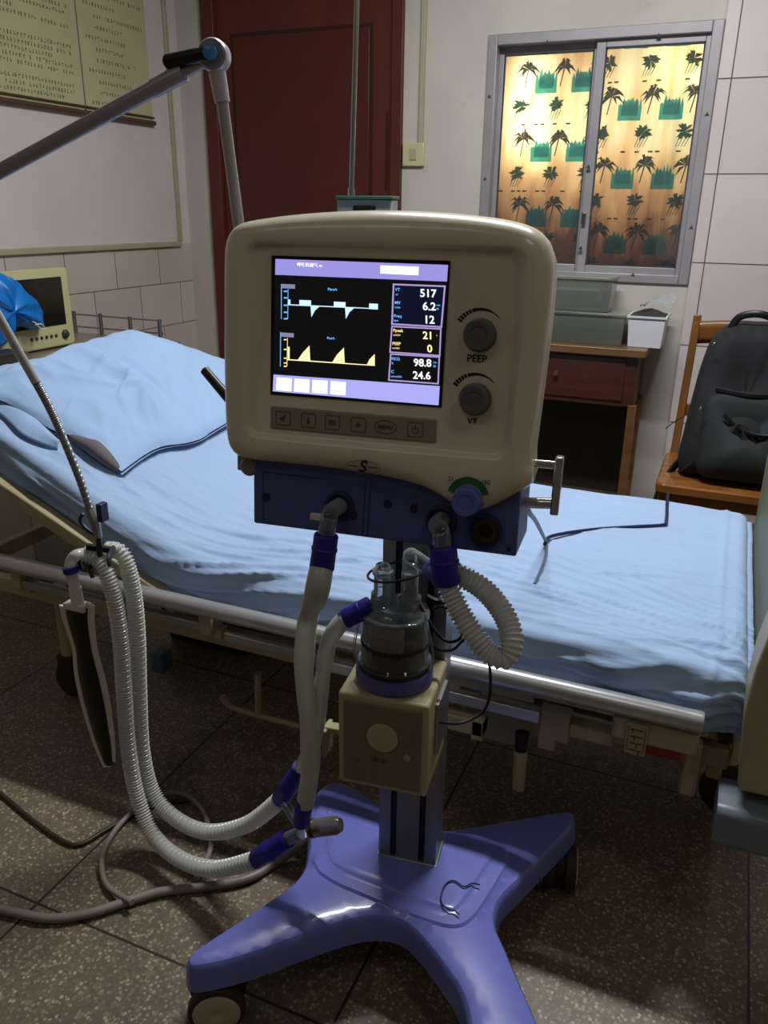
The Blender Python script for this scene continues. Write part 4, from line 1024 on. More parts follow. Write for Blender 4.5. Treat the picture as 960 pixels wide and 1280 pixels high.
# ================================================================== BED
HX_, SL = -1.12, .4557
YN, YFAR, ZM, XF, XH = 1.43, 2.40, .56, .128, -1.93
def ztop(x):
    d = -(x-HX_)
    if d < -.12: return ZM
    if d > .12: return ZM+d*SL
    t = (d+.12)/.24; return ZM+SL*.24*t*t/2
bed = empty('hospital_bed', (-.85, 1.9, 0), 'cream hospital bed frame with silver side rail and raised backrest', 'bed')
ZF = .385
yn = 1.445
fz = lambda px, py: PY(px, py, yn)
zf1 = .375
b = MB(); b.bar((-1.93, yn, zf1), (.12, yn, zf1), .03, .045); b.bar((-1.93, 2.38, zf1), (.12, 2.38, zf1), .03, .045)
for x in (-1.93, .11): b.bar((x, yn, zf1), (x, 2.38, zf1), .03, .045)
b.build('side_frame', m_bedcream, bed, bevel=.004)
b = MB()   # flat deck under the mattress
b.bar((-1.10, 1.47, .435), (.11, 1.47, .435), .03, .03); b.bar((-1.10, 2.36, .435), (.11, 2.36, .435), .03, .03)
for i in range(9): b.bar((-1.05+i*.14, 1.47, .437), (-1.05+i*.14, 2.36, .437), .05, .012)
for x in (-1.0, -.4, .08):
    for y in (1.47, 2.36): b.bar((x, y, .39), (x, y, .43), .03, .03)
b.build('mattress_deck', m_bedcream, bed, bevel=.003)
b = MB()
def bz(x): return ztop(x)-.118
for y in (1.40, 2.36): b.bar((-1.93, y, bz(-1.93)), (-1.12, y, bz(-1.12)-.0), .035, .035)
for i in range(6): x = -1.9+i*.14; b.bar((x, 1.42, bz(x)+.002), (x, 2.36, bz(x)+.002), .05, .012)
b.bar((-1.93, 1.40, bz(-1.93)), (-1.93, 2.36, bz(-1.93)), .035, .035)
b.bar((-1.12, 1.40, .425), (-1.12, 2.36, .425), .03, .03)
b.build('backrest_frame', m_bedcream, bed, bevel=.004)
b = MB()   # lifting strut under backrest
b.bar((-1.62, 1.62, bz(-1.62)-.01), (-1.15, 1.62, .36), .03, .04); b.bar((-1.15, 1.45, .36), (-1.15, 2.38, .36), .03, .03); b.build('lift_strut', m_bedcream, bed, bevel=.003)
# silver folded side rail
r0, r1 = V(-1.655, 1.365, .487), V(.062, 1.365, .487)
b = MB(); b.tube([r0, r0+V(.004, 0, 0), r1-V(.004, 0, 0), r1], lambda i, t: [.018, .0205, .0205, .018][i], 24); rail = b.build('side_rail', m_railsilver, bed)
b = MB()
rd = lambda x0, x1, z, y=1.385: b.bar((x0, y, z), (x1, y, z), .016, .022)
rd(-1.6, -1.02, .425); rd(-.98, -.36, .415); rd(-.62, -.25, .445)
b.build('rail_link', m_bedgrey, bed, bevel=.003)
b = MB(); b.bar((-.72, 1.375, .408), (-.235, 1.375, .408), .012, .026); b.build('lower_rail', m_railsilver, bed, bevel=.003)
for x in (-1.62, -1.03, -.42, -.62):
    b = MB(); b.box((x, 1.40, .435), (.035, .05, .055)); b.box((x, 1.41, .405), (.06, .03, .03)); b.build('rail_bracket', m_bedcream, bed, bevel=.004)
b = MB(); b.box((-.47, 1.372, .443), (.045, .012, .038)); b.build('rail_lock', mat('pale_green_lock', (150, 156, 120), .4, var=.04), bed, bevel=.003)
# brackets on the right end
b = MB(); b.box2((-.235, 1.38, .355), (-.175, 1.41, .425)); b.box2((-.235, 1.38, .330), (-.20, 1.41, .36)); b.box2((-.175, 1.38, .375), (-.09, 1.41, .405)); b.build('end_bracket', m_bedcream, bed, bevel=.004)
b = MB(); b.box2((-.095, 1.36, .412), (.06, 1.40, .462)); b.box2((.040, 1.39, .30), (.070, 1.42, .42)); b.build('end_plate', m_bedcream, bed, bevel=.006)
a_ = PY(795, 925, 1.352)
b = MB(); b.box((a_.x, 1.354, a_.z), (.038, .003, .066)); tgo = b.build('paper_tag', m_tag, bed)
b = MB()
for k in range(4):
    z_ = a_.z+.022-k*.015; b.box((a_.x, 1.3515, z_), (.022, .001, .002)); b.box((a_.x-.008+.005*k, 1.3515, z_-.005), (.002, .001, .009))
b.box((a_.x-.015, 1.3515, a_.z), (.001, .001, .055)); b.box((a_.x+.015, 1.3515, a_.z), (.001, .001, .055)); b.build('tag_print', mat('tag_ink', (110, 60, 34), .6, var=0), tgo)
r_ = PY(828, 926, 1.352); b = MB(); b.box((r_.x, 1.372, .404), (.072, .02, .018)); b.build('red_strip', m_red, bed)
# cranks and pedals
b = MB(); p0 = PY(655, 905, 1.42); b.add([V(-.40, 1.44, .36), V(-.17, 1.44, .355), V(-.27, 1.44, .30), V(-.30, 1.44, .275), V(-.36, 1.44, .275), V(-.40, 1.47, .36), V(-.17, 1.47, .355), V(-.27, 1.47, .30), V(-.30, 1.47, .275), V(-.36, 1.47, .275)],
       [(0, 1, 2, 3, 4), (5, 9, 8, 7, 6), (0, 5, 6, 1), (1, 6, 7, 2), (2, 7, 8, 3), (3, 8, 9, 4), (4, 9, 5, 0)]); b.build('crank_plate', m_bedcream, bed, bevel=.003)
ka, kb_ = PY(651, 938, 1.40), PY(648, 985, 1.40)
b = MB(); b.cyl(ka, kb_, .0145, .013, n=16); cr_ = b.build('crank_handle', m_bedcream, bed); b = MB(); b.cyl(PY(653, 915, 1.41), ka, .015, .012, n=16); b.build('crank_socket', m_black, bed)
b = MB(); b.box2((-.46, 1.36, .335), (-.345, 1.40, .372)); b.box2((-.47, 1.36, .36), (-.43, 1.40, .40)); b.box2((-.37, 1.36, .325), (-.345, 1.40, .375)); b.build('release_box', m_bedcream, bed, bevel=.003)
f0 = PY(282, 878, 1.50); f1 = PY(390, 912, 1.50)
b = MB(); b.tube(catmull([PY(278, 870, 1.50), f0, PY(300, 888, 1.5), f1], 4), .0075, 10); b.cyl(PY(322, 842, 1.5), PY(323, 892, 1.5), .009, n=10); b.build('foot_pedal', m_bedcream, bed)
b = MB(); c_ = PY(202, 825, 1.58); b.box(tuple(c_), (.04, .05, .06)); b.build('motor_box', m_greypipe, bed, bevel=.004)
# legs with casters
for (x, y) in ((-1.62, 1.52), (-1.62, 2.3), (.150, 1.78), (.10, 2.32)):
    b = MB(); b.cyl((x, y, .14), (x, y, .36), .022, n=16); lg = b.build('leg', m_bedcream, bed)
    b = MB(); b.lathe([(.045, -.016), (.055, -.012), (.055, .012), (.045, .016)], (x, y, .055), (0, 1, 0), 24); b.box((x, y, .11), (.05, .05, .06)); b.build('caster', m_tyre, lg)
for x in (-1.62, .11):
    b = MB(); b.bar((x, 1.6, .22), (x, 2.3, .22), .03, .03); b.build('cross_bar', m_bedcream, bed, bevel=.003)
# foot board
def sup(ya, yb, za, zb, x0, x1, r):
    P = rrect(ya, yb, za, zb, r, 6); b = MB()
    ins = [((ya+yb)/2, (za+zb)/2)]
    def rg(x, k): return [Vector((x, ins[0][0]+(y-ins[0][0])*k, ins[0][1]+(z-ins[0][1])*k)) for y, z in P]
    b.rings([rg(x0, .965), rg(x0+.006, .99), rg(x0+.014, 1), rg(x1-.014, 1), rg(x1-.006, .99), rg(x1, .965)]); return b
fbd = sup(1.335, 2.45, .355, .90, .150, .200, .07).build('foot_board', m_bedcream, bed)
ec = [PY(a, c_, 1.335) for a, c_ in [(968, 770), (944, 832), (930, 885), (921, 984), (1010, 1004), (1010, 770)]]
b = MB(); n = len(ec); b.rings([[Vector((p.x, 1.322, p.z)) for p in ec], [Vector((p.x+.004, 1.45, p.z)) for p in ec]]); b.build('end_cap', m_bedcream, fbd, bevel=.010, seg=4)
b = MB(); b.box2((.147, 1.45, .50), (.151, 2.35, .80)); b.build('board_inlay', mat('olive_inlay', (108, 112, 84), .5, var=.04), fbd)
b = sup(1.290, 1.40, .284, .368, .106, .225, .02); b.build('corner_bumper', m_footgrey, bed)

# ================================================================== MATTRESS with sheet
TH_ = .118; WY = YFAR-YN
def fbm(x, y, z=0, o=4):
    s = 0; a = 1; 
    for _ in range(o): s += a*noise.noise(Vector((x, y, z))); x *= 2.1; y *= 2.1; a *= .5
    return s
def ridge(v): return 1-abs(v)*2
def crease(v): return max(0, 1-abs(v)*2.6)**1.6
R_ = .03
def prof_(t):  # t 0..1 across: near bottom -> top -> far bottom ; returns (y offset from YN, z offset from top, normal y, normal z)
    segs = TH_-R_; arc = R_*PI/2; top = WY-2*R_; tot = 2*segs+2*arc+top; s = t*tot
    if s < segs: return (0, -TH_+s, -1, 0)
    s -= segs
    if s < arc: a = s/R_; return (R_-R_*math.cos(a), -R_+R_*math.sin(a), -math.cos(a), math.sin(a))
    s -= arc
    if s < top: return (R_+s, 0, 0, 1)
    s -= top
    if s < arc: a = s/R_; return (WY-R_+R_*math.sin(a), -R_+R_*math.cos(a), math.sin(a), math.cos(a))
    s -= arc
    return (WY, -R_-s, 1, 0)
mt = MB()
NU, NV = 420, 210
def mp(u, v):
    # u along length head->foot
    x = XH+(XF-XH)*u
    # more samples on the near side
    yo, zo, ny, nz_ = prof_(v)
    e = min(u, 1-u)*(XF-XH)
    endf = 1 if e > R_ else math.sqrt(max(0, 1-(1-e/R_)**2))
    zt = ztop(x)
    d = .005*fbm(x*3.1, (YN+yo)*4.5, 1) + .0032*crease(fbm(x*2.2+yo*3.5, yo*9-x*1.5, 3, 2)*1.3)
    near = max(0, 1-yo/.40)
    # long pulls of cloth, diagonal, near the front edge toward the foot and the bend
    yq = yo-zo*1.0
    q = (yq+.02)/(XF+.45-x)
    w1 = math.exp(-((x+.25)/.6)**2)
    nr = max(0, 1-yq/.55)
    d += nr*(.3+w1)*.011*crease(noise.noise(Vector((x*.8, q*16, 5)))*1.5)
    d += nr*(.3+w1)*.006*crease(noise.noise(Vector((x*1.1+7, q*34, 15)))*1.5)
    fold = (yo-.375-.25*(x+.1))/.007
    d += .006*math.exp(-fold*fold)*math.exp(-((x+.12)/.10)**4)
    w2 = math.exp(-((x+.85)/.45)**2)
    d += (near*1.0+.25)*w2*.011*crease(noise.noise(Vector((x*.9, (yo-x*.22+zo)*17, 9)))*1.6)
    w3 = math.exp(-((x+1.6)/.4)**2)
    d += near*w3*.012*crease(noise.noise(Vector((x*1.2, (yo*.8-zo*1.2)*17, 2)))*1.5)
    # foot corner gathers
    fc = math.exp(-((x-XF)/.16)**2)*math.exp(-(yo/.16)**2)
    d += fc*.009*math.sin((x*38+yo*60))
    # pinch near foot edge line (seam)
    d += .004*math.exp(-((x-(XF-.06))/.008)**2)*(1 if nz_ > .5 else .3)
    sag = 0
    if nz_ < .2 and ny < 0:   # near side hangs with folds
        k = -(zo+R_)/TH_; d += .010*k*math.sin(x*9+2*noise.noise(Vector((x*4, 0, 0))))+.008*crease(noise.noise(Vector((x*1.6, zo*24+x*1.8, 7)))*1.7)
    y = YN+yo+ny*d*1.2+.0*sag
    z = zt+zo*(.35+.65*endf if nz_ > .5 else 1)+nz_*d-(1-endf)*R_*(1 if nz_ > .3 else .4)
    # tilt profile along slope for backrest
    return Vector((x, y, z))
mt.grid(mp, NU, NV)
# end caps, foot and head
def endcap(x, sgn):
    pts = [mp(0 if sgn < 0 else 1, j/(NV-1)) for j in range(NV)]
    c_ = [Vector((x+sgn*.012, p.y, min(p.z, ztop(x)-.02))) for p in pts]
    o = [Vector((x+sgn*.012, p.y, ztop(x)-TH_)) for p in pts]
    n = len(pts); mt.add(pts+c_+o, [(i, i+1, n+i+1, n+i) for i in range(n-1)]+[(n+i, n+i+1, 2*n+i+1, 2*n+i) for i in range(n-1)])
endcap(XF, 1); endcap(XH, -1)
bot0 = [mp(i/(NU-1), 0) for i in range(NU)]; bot1 = [mp(i/(NU-1), 1) for i in range(NU)]
mt.add(bot0+bot1, [(i, i+1, NU+i+1, NU+i) for i in range(NU-1)])
mo = mt.build('mattress', m_sheet, ang=180, recalc=False)
tag(mo, 'mattress wrapped in a rumpled pale blue sheet, bent up at the head end', 'mattress')

# ================================================================== PILLOW
def onbed(px, py, h=0):
    d = ray(px, py); t = 1.0
    while t < 5:
        p = O+d*t
        if p[2] < ztop(p[0])+h: return Vector(p)
        t += .002
    return Vector(p)
PA, PB, PC, PD = onbed(-60, 500, .05), onbed(152, 590, .03), onbed(330, 500, .05), onbed(160, 412, .10)
PM = onbed(272, 535, .03)
pm = MB(); NP = 70
low = catmull([PB, onbed(196, 560, .03), onbed(245, 550, .03), PM, PC], 10)
def along(poly, t): f_ = t*(len(poly)-1); i = min(int(f_), len(poly)-2); return poly[i].lerp(poly[i+1], f_-i)
top_ = catmull([PA, onbed(0, 474, .06), onbed(80, 444, .08), PD], 10)
far_ = catmull([PC, onbed(300, 460, .06), onbed(262, 445, .07), onbed(200, 424, .09), PD], 10)
near_ = catmull([PB, onbed(95, 548, .03), onbed(60, 535, .03), onbed(0, 500, .04), PA], 10)
def pt(u, v):   # coons patch: u from low to head edge, v from near to far
    L0, L1 = along(low, v), along(top_, v); N0, N1 = along(near_, u), along(far_, u)
    b_ = (PB*(1-u)*(1-v)+PA*u*(1-v)+PC*(1-u)*v+PD*u*v)
    return L0*(1-u)+L1*u+N0*(1-v)+N1*v-b_
def psurf(sgn):
    def fn(u, v):
        p = pt(u, v); e = (1-abs(2*u-1)**3.0)*(1-abs(2*v-1)**3.0)
        base = ztop(p.x)
        th = .045*max(e, 0)**.6
        d = .004*fbm(p.x*6, p.y*6, 4)+.005*ridge(noise.noise(Vector((p.x*4+p.y*5, p.y*9-p.x*5, 2)))*1.4)*min(1, e*2+.15)
        fold = .020*math.exp(-((v-.34-.35*u)/.05)**2)*e-.013*math.exp(-((v-.45-.30*u)/.04)**2)*e+.012*math.exp(-((v-.62+.5*u)/.04)**2)*e*math.exp(-((u-.6)/.3)**2)+.012*crease(noise.noise(Vector((u*2+v*1.5, v*7-u*4, 6)))*1.5)*e
        if sgn > 0: z = p.z+th+d+fold
        else: z = max(p.z-.02*e-.008, base+.002)
        if z < base+.003: z = base+.003
        return Vector((p.x, p.y, z))
    return fn
pm.grid(psurf(1), NP, NP); pm.grid(psurf(-1), NP, NP)
pil = empty('pillow', (PA+PB+PC+PD)/4, 'pale blue pillow lying askew at the raised head of the bed', 'pillow')
pm.build('pillowcase', m_pillow, pil, ang=180)
# open end: dark grey inside seen along near edge
b = MB(); i0 = onbed(88, 545, .030); i1 = onbed(118, 560, .036); i2 = onbed(150, 588, .028)
b.tube(catmull([i0, i1.lerp(i0, .3), i1, i1.lerp(i2, .5), i2], 6), lambda i, t: .003+.021*math.sin(PI*min(1, t*.97+.02))**.7, 14, flat=.8); b.build('pillow_core', m_pillowin, pil)
# case flap folded toward the head
b = MB()
fA = catmull([onbed(-50, 470, .03), onbed(0, 488, .035), onbed(40, 520, .035), onbed(75, 552, .03)], 10); fB = catmull([onbed(-60, 500, .012), onbed(-5, 515, .012), onbed(30, 545, .012), onbed(72, 562, .012)], 10)
b.grid(lambda u, v: along(fA, u).lerp(along(fB, u), v)+Vector((0, 0, .007*math.sin(PI*v))), 40, 10); b.build('case_flap', m_pillow, pil, solid=.003, ang=180)

# ================================================================== BEDSIDE CABINET + MONITOR
ZCAB = .80
cab = empty('bedside_cabinet', (-2.5, 2.66, 0), 'grey bedside cabinet with a low metal guard rail round its top', 'cabinet')
b = MB(); b.box2((-2.85, 2.02, .03), (-2.25, 2.93, ZCAB-.02)); b.build('body', m_cabbody, cab, bevel=.006)
b = MB(); b.box2((-2.88, 2.00, ZCAB-.02), (-2.225, 2.95, ZCAB)); b.build('top', m_cab, cab, bevel=.004)
for z_ in (.62, .42): 
    b = MB(); b.box2((-2.252, 2.08, z_-.08), (-2.238, 2.88, z_+.08)); dd = b.build('drawer', m_cabbody, cab, bevel=.004); b = MB(); b.cyl((-2.228, 2.4, z_), (-2.228, 2.55, z_), .006); b.build('handle', m_steel, dd)
def rp(px, py): return PY(px, py, 2.93)
for a in (92, 125, 162, 199): p = rp(a, 392+(a-92)*.1); b = MB(); b.cyl((p.x, 2.93, ZCAB), (p.x, 2.93, p.z+.012), .009, n=10); b.build('rail_post', m_steel, cab)
b = MB(); pa, pb = rp(60, 386), rp(202, 401); b.cyl((pa.x, 2.93, pb.z), (pb.x, 2.93, pb.z), .004, n=8); b.build('guard_rail', m_steel, cab); b = MB(); b.cyl((pa.x, 2.93, pb.z-.055), (pb.x, 2.93, pb.z-.055), .004, n=8); b.build('guard_rail', m_steel, cab)
mon = empty('patient_monitor', (-2.6, 2.45, ZCAB), 'yellowed cream patient monitor with a dark blank screen on the bedside cabinet', 'monitor')
MX = -2.545
def mpx(px, py, dx=0): return PX(px, py, MX+dx)
tr_, br_ = mpx(79, 334), mpx(94, 432)
my1, mzt, mzb = br_.y+.005, tr_.z, ZCAB+.008
b = MB()
P = rrect(my1-.40, my1, mzb, mzt, .015, 4)
b.rings([[Vector((MX-.13, (y-my1+.2)*.8+my1-.2, (z-mzb)*.85+mzb)) for y, z in P], [Vector((MX-.03, y, z)) for y, z in P], [Vector((MX-.004, y, z)) for y, z in P], [Vector((MX, my1-.2+(y-my1+.2)*.98, (mzb+mzt)/2+(z-(mzb+mzt)/2)*.97)) for y, z in P]])
b.build('case', m_moncream, mon)
b = MB(); b.box2((MX-.001, my1-.36, mzb+.085), (MX+.002, my1-.04, mzt-.035)); b.build('display', m_mscreen, mon, bevel=.002)
for k in range(6):
    b = MB(); b.lathe([(.007, 0), (.007, .003), (.005, .004)], (MX, my1-.235+k*.026, mzb+.045), (1, 0, 0), 12); b.build('button', m_device, mon)
b = MB(); b.lathe([(.018, 0), (.018, .006), (.012, .014), (.010, .015)], (MX, my1-.055, mzb+.045), (1, 0, 0), 16); b.build('rotary_knob', m_device, mon)
b = MB(); 
for yy_ in (my1-.35, my1-.04): b.box((MX-.05, yy_, ZCAB+.005), (.06, .03, .01))
b.build('foot', m_device, mon)
# blue bag hanging over monitor
bagc = [(-30, 338, .05), (20, 350, .05), (45, 372, .055), (58, 400, .05), (50, 412, .04), (20, 402, .045), (-20, 420, .05)]
bg = MB()
cen = mpx(0, 380, .05)
ol = [mpx(a, b_, .035) for a, b_ in [(-70, 320), (-20, 330), (8, 343), (30, 356), (46, 374), (57, 392), (56, 407), (47, 413), (30, 408), (16, 414), (6, 432), (-14, 438), (-60, 430), (-80, 380)]]
olc = catmull(ol, 6, True); cc_ = sum((p for p in olc), Vector())/len(olc)
rg = []
for k, (s_k, dx) in enumerate([(.985, -.028), (1.0, -.018), (.95, .0), (.8, .022), (.55, .038), (.28, .046), (.05, .048)]):
    rg.append([cc_+(p-cc_)*s_k+Vector((dx+.012*noise.noise(p*25+Vector((0, 0, k*.6)))+.010*math.sin(i*.5+k*.7)*(1-abs(s_k-.6)), 0, 0)) for i, p in enumerate(olc)])
bg.rings(rg)
bag = empty('plastic_bag', cc_, 'bright blue plastic bag draped over the left part of the patient monitor', 'bag')
bg.build('bag_body', m_bag, bag, ang=60)
b = MB(); b.tube(catmull([mpx(40, 402, .07), mpx(45, 404, .085), mpx(50, 410, .08), mpx(56, 411, .075), mpx(52, 405, .08), mpx(44, 406, .085)], 4), .0022, 6); b.build('tie', m_bagwhite, bag)
dv = PX(5, 440, -2.40)
b = MB(); b.box2((-2.46, dv.y-.22, ZCAB), (-2.38, dv.y+.07, ZCAB+.055)); tag(b.build('battery_box', m_device, bevel=.008), 'low dark device box on the cabinet top in front of the monitor', 'device')
b = MB(); b.tube(catmull([PX(30, 438, -2.35), PZ(45, 447, ZCAB+.004), PZ(70, 440, ZCAB+.004), PZ(88, 446, ZCAB+.004)], 6), .003, 6)
tag(b.build('signal_cable', mat('pale_cable', (160, 140, 110), .5, var=0)), 'thin pale cable trailing across the cabinet top under the monitor', 'cable')

# ================================================================== DESK, BOXES
DZT = .80
desk = empty('desk', (-.85, 3.83, 0), 'brown wooden desk with a red brown drawer front, under the window', 'desk')
b = MB(); b.box2((-1.40, 3.66, DZT-.035), (-.318, 3.985, DZT)); b.build('desktop', m_wood, desk, bevel=.004)
b = MB(); b.box2((-1.36, 3.69, .54), (-.35, 3.97, DZT-.035)); b.build('apron', m_woodred, desk, bevel=.002)
b = MB(); b.box2((-.98, 3.682, .565), (-.40, 3.69, DZT-.045)); dw = b.build('drawer', m_woodred, desk, bevel=.003)
b = MB(); b.lathe([(.006, 0), (.006, .012), (.012, .015), (.010, .022)], (-.70, 3.682, .67), (0, -1, 0), 16); b.build('knob', m_rod, dw)
for x in (-1.345, -.353):
    for y in (3.70, 3.94): b = MB(); b.bar((x, y, 0), (x, y, .55), .035, .035, (0, 1, 0)); b.build('leg', m_wood, desk, bevel=.002)
b = MB(); b.box2((-1.34, 3.95, .05), (-.36, 3.96, .54)); b.build('back_board', m_wooddark, desk)
def tub(name, x0, x1, y0, y1, z0, h, m, label, cat, lid=True, group=None, flare=.008):
    e = empty(name, ((x0+x1)/2, (y0+y1)/2, z0), label, cat, group)
    b = MB(); P = lambda i, z: [Vector((a, b_, z)) for a, b_ in ((x0+i, y0+i), (x1-i, y0+i), (x1-i, y1-i), (x0+i, y1-i))]
    b.rings([P(flare, z0), P(0, z0+h), P(.003, z0+h), P(flare+.003, z0+.003)])
    b.build('tray', m, e, bevel=.006, seg=3)
    if lid: b = MB(); b.box2((x0-.006, y0-.006, z0+h), (x1+.006, y1+.006, z0+h+.014)); b.build('lid', m, e, bevel=.004)
    else: b = MB(); b.rings([P(-.006, z0+h-.008), P(-.006, z0+h), P(.003, z0+h), P(.003, z0+h-.008)], False, False); b.build('rim', m, e)
    return e
tub('storage_box', -.90, -.43, 3.72, 3.93, DZT, .125, m_box, 'larger clear plastic storage box on the desk, bottom of the stack', 'box', True, 'clear boxes on the desk')
tub('storage_box', -.84, -.505, 3.75, 3.93, DZT+.141, .135, m_box, 'smaller clear plastic box stacked on top, against the window', 'box', True, 'clear boxes on the desk')
tub('white_bin', -.418, -.262, 3.73, 3.94, DZT+.001, .135, m_white, 'white plastic bin at the right end of the desk', 'bin', False)
for (lb, c_, sz) in (('folded dark cloth inside the larger clear box', (-.68, 3.83, DZT+.045), (.25, .14, .07)), ('small pale carton inside the larger clear box', (-.80, 3.80, DZT+.04), (.08, .1, .06))):
    b = MB(); b.box(c_, sz); tag(b.build('cloth_bundle' if 'cloth' in lb else 'carton', m_device if 'cloth' in lb else m_tag, bevel=.012, seg=3), lb, 'contents')
b = MB(); b.box((-.66, 3.84, DZT+.20), (.20, .10, .07)); tag(b.build('glove_pack', m_white, bevel=.012, seg=3), 'pale packet inside the smaller clear box', 'packet')
b = MB(); b.grid(lambda u, v: Vector((-.415+.15*u, 3.74+.17*v, DZT+.128+.028*math.sin(PI*u)*math.sin(PI*v)+.006*noise.noise(Vector((u*6, v*6, 0))))), 20, 20)
tag(b.build('dark_pouch', m_device, solid=.01, ang=180), 'dark grey pouch resting in the white bin', 'pouch')
b = MB(); b.grid(lambda u, v: Vector((-.385+.13*u+.02*v, 3.76+.14*v, DZT+.172+.05*u*v+.02*math.sin(PI*u)+.012*noise.noise(Vector((u*5, v*5, 3))))), 24, 24)
tag(b.build('clear_bag', m_clear, ang=180), 'crumpled clear plastic bag sticking up out of the white bin', 'bag')

# ================================================================== CHAIR + BACKPACK
ch = empty('wooden_chair', (.06, 3.15, 0), 'varnished wooden chair at the foot of the bed holding a black backpack', 'chair')
seatl = PZ(822, 600, .45)
cx0, cx1, cy0, cy1 = -.165, .30, 2.90, 3.36
b = MB(); P = rrect(cx0, cx1, cy0, cy1, .035, 5); b.rings([[Vector((x, y, .418)) for x, y in P], [Vector((x, y, .444)) for x, y in P], [Vector((.0675+(x-.0675)*.98, 3.13+(y-3.13)*.98, .450)) for x, y in P]]); b.build('seat', m_chairseat, ch)
for x in (cx0+.03, cx1-.03):
    b = MB(); b.bar((x, cy0+.035, 0), (x, cy0+.035, .42), .036, .036, (0, 1, 0)); b.build('leg', m_chairwood, ch, bevel=.003)
    b = MB(); b.bar((x, cy1-.0, 0), (x, cy1-.0, .45), .034, .034, (0, 1, 0)); b.build('leg', m_chairwood, ch, bevel=.003)
    pt_ = PY(872, 394, 3.45)
    b = MB(); b.bar((x, cy1, .44), (x+(.01 if x < 0 else -.01), 3.45, .985), .030, .034, (0, 1, 0)); b.build('back_post', m_chairwood, ch, bevel=.003)
b = MB(); b.grid(lambda u, v: Vector((cx0+.03+(cx1-cx0-.06)*u, 3.435-.02*v*0+.025*math.sin(PI*u), .875+.085*v+.012*math.sin(PI*u))), 16, 4); b.build('top_rail', m_chairwood, ch, solid=.018)
b = MB(); b.bar((cx0+.03, 3.395, .62), (cx1-.03, 3.395, .62), .02, .05); b.build('lower_rail', m_chairwood, ch, bevel=.003)
b = MB(); b.bar((cx0+.03, cy0+.035, .395), (cx1-.03, cy0+.035, .395), .02, .05); b.bar((cx0+.03, cy0+.035, .395), (cx0+.03, cy1, .395), .02, .05); b.bar((cx1-.03, cy0+.035, .395), (cx1-.03, cy1, .395), .02, .05); b.bar((cx0+.03, cy1, .395), (cx1-.03, cy1, .395), .02, .05); b.build('seat_apron', m_chairwood, ch, bevel=.003)
b = MB(); b.lathe([(.005, 0), (.005, .003), (.003, .004)], (cx0+.038, 3.432, .955), (0, -1, 0), 10); b.build('screw', m_chrome, ch)
bp_ = empty('backpack', (.07, 3.12, .45), 'black backpack sitting upright on the wooden chair', 'backpack')
half = [(0, .985), (.05, .985), (.10, .965), (.145, .91), (.165, .83), (.178, .72), (.188, .60), (.195, .52), (.185, .462), (.15, .453)]
lean = lambda z: 3.03+.16*((z-.45)/.53)**1.2
out_ = [(x, z) for x, z in half]+[(-x, z) for x, z in reversed(half) if x > 0]
oc = catmull([Vector((x, 0, z)) for x, z in out_], 5, True)
oc = [Vector((p.x, 0, max(p.z, .452))) for p in oc]
BXc = .085
def prg(k, dy): 
    return [Vector((BXc+p.x*k, lean(p.z)+dy+.010*noise.noise(Vector((p.x*12, dy*20, p.z*9))), .70+(p.z-.70)*k if p.z > .5 or k == 1 else max(.70+(p.z-.70)*k, .453))) for p in oc]
b = MB(); b.rings([prg(.82, .19), prg(.95, .185), prg(1.0, .15), prg(1.0, .06), prg(.985, .02), prg(.93, -.015), prg(.80, -.035), prg(.5, -.045), prg(.1, -.048)])
b.build('bag_body', m_pack, bp_, ang=70)
# front pocket
pk = [Vector((x, 0, z)) for x, z in rrect(-.150, .150, .47, .765, .05, 5)]
def pk_(k, dy): return [Vector((BXc+.02+p.x*k, lean(p.z)-.02+dy+.006*noise.noise(Vector((p.x*16, dy*20, p.z*12))), .62+(p.z-.62)*k)) for p in pk]
b = MB(); b.rings([pk_(1.0, .01), pk_(1.0, -.03), pk_(.96, -.05), pk_(.84, -.066), pk_(.5, -.076), pk_(.1, -.078)]); b.build('front_pocket', m_pack2, bp_, ang=70)
b = MB(); b.tube(catmull([Vector((BXc-.10, lean(.77)-.062, .775)), Vector((BXc+.02, lean(.77)-.075, .765)), Vector((BXc+.15, lean(.77)-.055, .775))], 8), .006, 8, flat=1.6); b.build('pocket_welt', m_black, bp_)
b = MB(); b.tube(catmull([Vector((BXc-.06, lean(.68)-.09, .70)), Vector((BXc+.0, lean(.68)-.105, .655)), Vector((BXc+.08, lean(.68)-.105, .640)), Vector((BXc+.16, lean(.68)-.085, .665))], 8), .005, 8, flat=1.6); b.build('zip_flap', m_black, bp_)
b = MB(); b.tube(catmull([Vector((BXc-.085, lean(.96)+.05, .965)), Vector((BXc-.06, lean(.96)+.04, 1.01)), Vector((BXc+.0, lean(.96)+.03, 1.025)), Vector((BXc+.06, lean(.96)+.04, 1.005)), Vector((BXc+.09, lean(.96)+.05, .96))], 8), .009, 10, flat=1.5); b.build('top_handle', m_black, bp_)
b = MB(); b.tube(catmull([PY(862, 560, 3.1), PY(850, 575, 3.08), PY(836, 592, 3.06), PY(824, 612, 3.02), PY(818, 640, 2.99), PY(815, 690, 2.97)], 8), .007, 8, flat=2.2); b.build('side_strap', m_black, bp_)
b = MB(); b.tube(catmull([PY(856, 520, 3.14), PY(842, 528, 3.14), PY(832, 536, 3.16)], 5), .002, 6); b.build('cord_loop', m_black, bp_)
b = MB(); b.sph(PY(876, 511, 2.99), .008, 10); b.sph(PY(893, 430, 3.10), .007, 10); b.build('zip_pull', m_steel, bp_)

